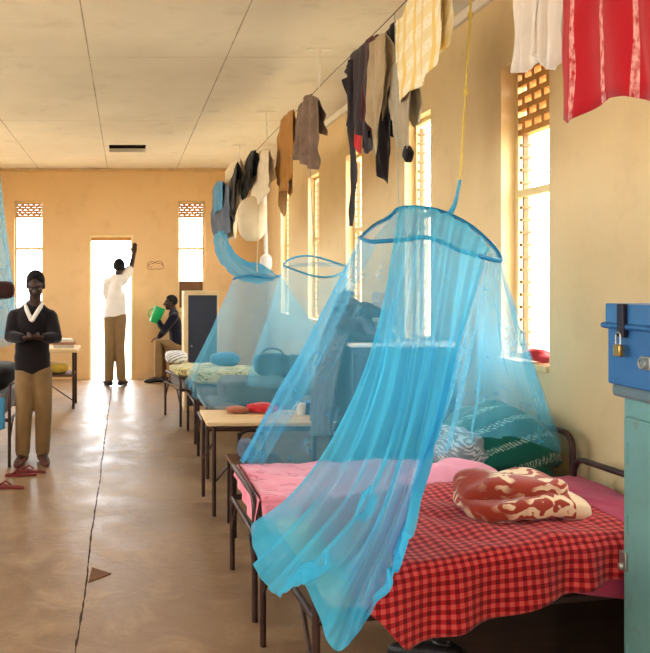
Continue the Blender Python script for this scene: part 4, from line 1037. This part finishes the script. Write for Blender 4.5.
    if collar:
        m = MB(); q = [nk + lat * x * s + fw * y * s + upv * z * s for x, y, z in ((-.012, -.06, .05), (-.055, -.03, .045), (-.066, .025, .025), (-.05, .085, -.01), (-.022, .12, -.06), (0, .128, -.095), (.022, .12, -.06), (.05, .085, -.01), (.066, .025, .025), (.055, -.03, .045), (.012, -.06, .05))]
        m.tube([cr(q, i / 40) for i in range(41)], .019 * s, 10, flat=1.0); m.build('collar', collar, o)
    return o
d = 6.62
j1 = dict(base=(P(31, 460, d).x, d, 0), head=P(35.5, 285.5, 6.5), look=(.04, -.88, -.42), neck=P(34, 308, 6.61), chest=P(32, 326, 6.6), pelvis=P(32.5, 365, 6.63),
 shl=P(15, 317, 6.62), shr=P(50, 317, 6.62), ell=P(10.5, 337, 6.5), elr=P(56, 338, 6.5), wrl=P(23, 338, 6.38), wrr=P(43.5, 338, 6.38),
 handl=((1, -.15, .02), (0, .3, .9), -1, .5), handr=((-1, -.25, .05), (0, .4, .8), 1, .5),
 hpl=P(26.5, 371, 6.63), hpr=P(40.5, 371, 6.63), knl=P(24, 412, 6.6), knr=P(43.5, 412, 6.64), anl=(P(22.5, 455, 6.66).x, 6.66, .085), anr=(P(42.5, 455, 6.7).x, 6.7, .085),
 toel=(P(22.5, 455, 6.66).x - .02, 6.48, .04), toer=(P(42.5, 455, 6.7).x + .05, 6.52, .04))
person('person standing at left in a black V-neck jumper and khaki trousers, hands clasped', j1, 1.0, BLACK, OLIVE, 'long', BRSOLE, WHITE)
d = 11.65
j2 = dict(base=(P(115, 385, d).x, d, 0), head=P(119.5, 267.5, 11.66), look=(.25, .93, .1), neck=P(118, 277.5, 11.62), chest=P(115.5, 290, 11.6), pelvis=P(115, 313, 11.62),
 shl=P(122.5, 281, 11.62), shr=P(108, 283, 11.62), ell=P(131, 266.5, 11.72), elr=P(106.5, 297, 11.78), wrl=P(134.3, 253, 11.8), wrr=P(110, 305, 11.92),
 handl=((.05, .2, 1), (0.2, .9, 0), 1, .25), handr=((.6, .5, -.2), (0, -.5, -.5), 1, .5),
 hpr=P(111, 316, 11.63), hpl=P(119.5, 316, 11.63), knr=P(109.8, 346, 11.6), knl=P(119.5, 346, 11.6), anr=(P(109, 380, 11.62).x, 11.62, .09), anl=(P(121.5, 380, 11.62).x, 11.62, .09),
 toer=(P(105, 380, 11.7).x, 11.78, .04), toel=(P(126, 380, 11.7).x, 11.78, .04))
person('person in a white shirt seen from behind in the doorway, one arm raised', j2, 1.1, WHITE, OLIVE, 'short', SHOE)
d = 12.02
j3 = dict(base=(P(170, 381, d).x, d, 0), head=P(170.5, 303, d), look=(-.98, -.05, -.02), neck=P(173.5, 312.5, d), chest=P(174.5, 325, d), pelvis=P(177.5, 347, d),
 shr=P(174, 317, d + .16), shl=P(174, 317, d - .16), elr=P(164, 331, d + .16), ell=P(163.5, 331, d - .14), wrr=P(159, 337, d + .12), wrl=P(158, 320, d - .08),
 handl=((-.35, .1, .9), (.6, .6, 0), -1, .8), handr=((-.8, 0, -.3), (0, 0, -1), 1, .4),
 hpl=P(177, 349, d - .09), hpr=P(177, 349, d + .09), knl=P(158.5, 341, d - .09), knr=P(161, 341, d + .1), anl=(P(157.5, 370, d).x, d - .09, .1), anr=(P(163, 370, d).x, d + .1, .1),
 toel=(P(149, 370, d).x, d - .11, .04), toer=(P(154, 370, d).x, d + .1, .04))
person('person sitting sideways by the end wall in a navy jumper, drinking', j3, 1.0, NAVY, OLIVE, 'long', SHOE)
# green jug
c = P(157, 315, d - .06)
o = thing('jug', c, 'bright green plastic mug raised to the face of the sitting person', 'mug')
GRN = simple('green_plastic', (20, 168, 92), .35); R = Matrix.Rotation(math.radians(22), 3, 'Y') 
MB().lathe([(.0, -.13), (.072, -.13), (.078, -.12), (.09, .13), (.083, .13), (.07, -.11), (0, -.11)], c, R, 28).build('mug_body', GRN, o)
m = MB(); m.tube([c + R @ Vector((-.085 - .05 * math.sin(a), 0, .07 * math.cos(a))) for a in [PI * i / 10 for i in range(11)]], .009, 8); m.build('handle', GRN, o)
# stool under the sitting person
sx, sy = P(178, 350, d).x + .03, d
o = thing('stool', (sx, sy, 0), 'dark wooden stool under the sitting person', 'stool')
m = MB(); m.b2((sx - .17, sy - .17, .37), (sx + .17, sy + .17, .40)); m.build('seat', WOODD, o, smooth=False, bevel=.006)
for a in (-1, 1):
    for b in (-1, 1): m = MB(); m.b2((sx + a * .14 - .018, sy + b * .14 - .018, 0), (sx + a * .14 + .018, sy + b * .14 + .018, .37)); m.build('leg', WOODD, o, smooth=False)

# ------------------------------------------------------------------ light, world, camera
W = bpy.data.worlds.new('World'); S.world = W; W.use_nodes = True; nt = W.node_tree
bg = nt.nodes['Background']; bg.inputs[0].default_value = (.95, .98, 1.0, 1); bg.inputs[1].default_value = 16.0
def portal(loc, rot, sx, sy):
    L = bpy.data.lights.new('daylight_portal', 'AREA'); L.shape = 'RECTANGLE'; L.size = sx; L.size_y = sy; L.cycles.is_portal = True
    q = bpy.data.objects.new('daylight_portal', L); COL.objects.link(q); q.location = loc; q.rotation_euler = rot
for a, b in rw:
    portal((XR + .19, (a + b) / 2, (WZ0 + WZ1) / 2), (0, PI / 2, 0), WZ1 - WZ0, b - a)
    portal((XL - .19, (a + b) / 2, (WZ0 + WZ1) / 2), (0, -PI / 2, 0), WZ1 - WZ0, b - a)
for a, b, z0, z1 in ((*BWR, WZ0, WZ1), (*BWL, WZ0, WZ1), (DX0, DX1, 0, DZ)):
    portal(((a + b) / 2, YB + .19, (z0 + z1) / 2), (-PI / 2, 0, 0), b - a, z1 - z0)
for a, b, z0, z1 in ((-1.815, -1.345, WZ0, WZ1), (.845, 1.285, WZ0, WZ1)):
    portal(((a + b) / 2, YF - .19, (z0 + z1) / 2), (PI / 2, 0, 0), b - a, z1 - z0)
cam = bpy.data.cameras.new('Camera'); co = bpy.data.objects.new('Camera', cam); COL.objects.link(co)
co.location = (0, 0, EYE); co.rotation_euler = (PI / 2, 0, 0)
cam.sensor_fit = 'HORIZONTAL'; cam.sensor_width = 36; cam.lens = F / 650 * 36
cam.shift_x = (325 - 126) / 650; cam.shift_y = -(326.5 - 281) / 650; cam.clip_start = .05
S.camera = co
S.view_settings.view_transform = 'Standard'; S.view_settings.look = 'None'; S.view_settings.gamma = 1; S.view_settings.use_curve_mapping = False
S.view_settings.exposure = 0.32
S.cycles.max_bounces = 10; S.cycles.diffuse_bounces = 7; S.cycles.transparent_max_bounces = 40; S.cycles.glossy_bounces = 3
S.cycles.sample_clamp_indirect = 12; S.cycles.use_denoising = True
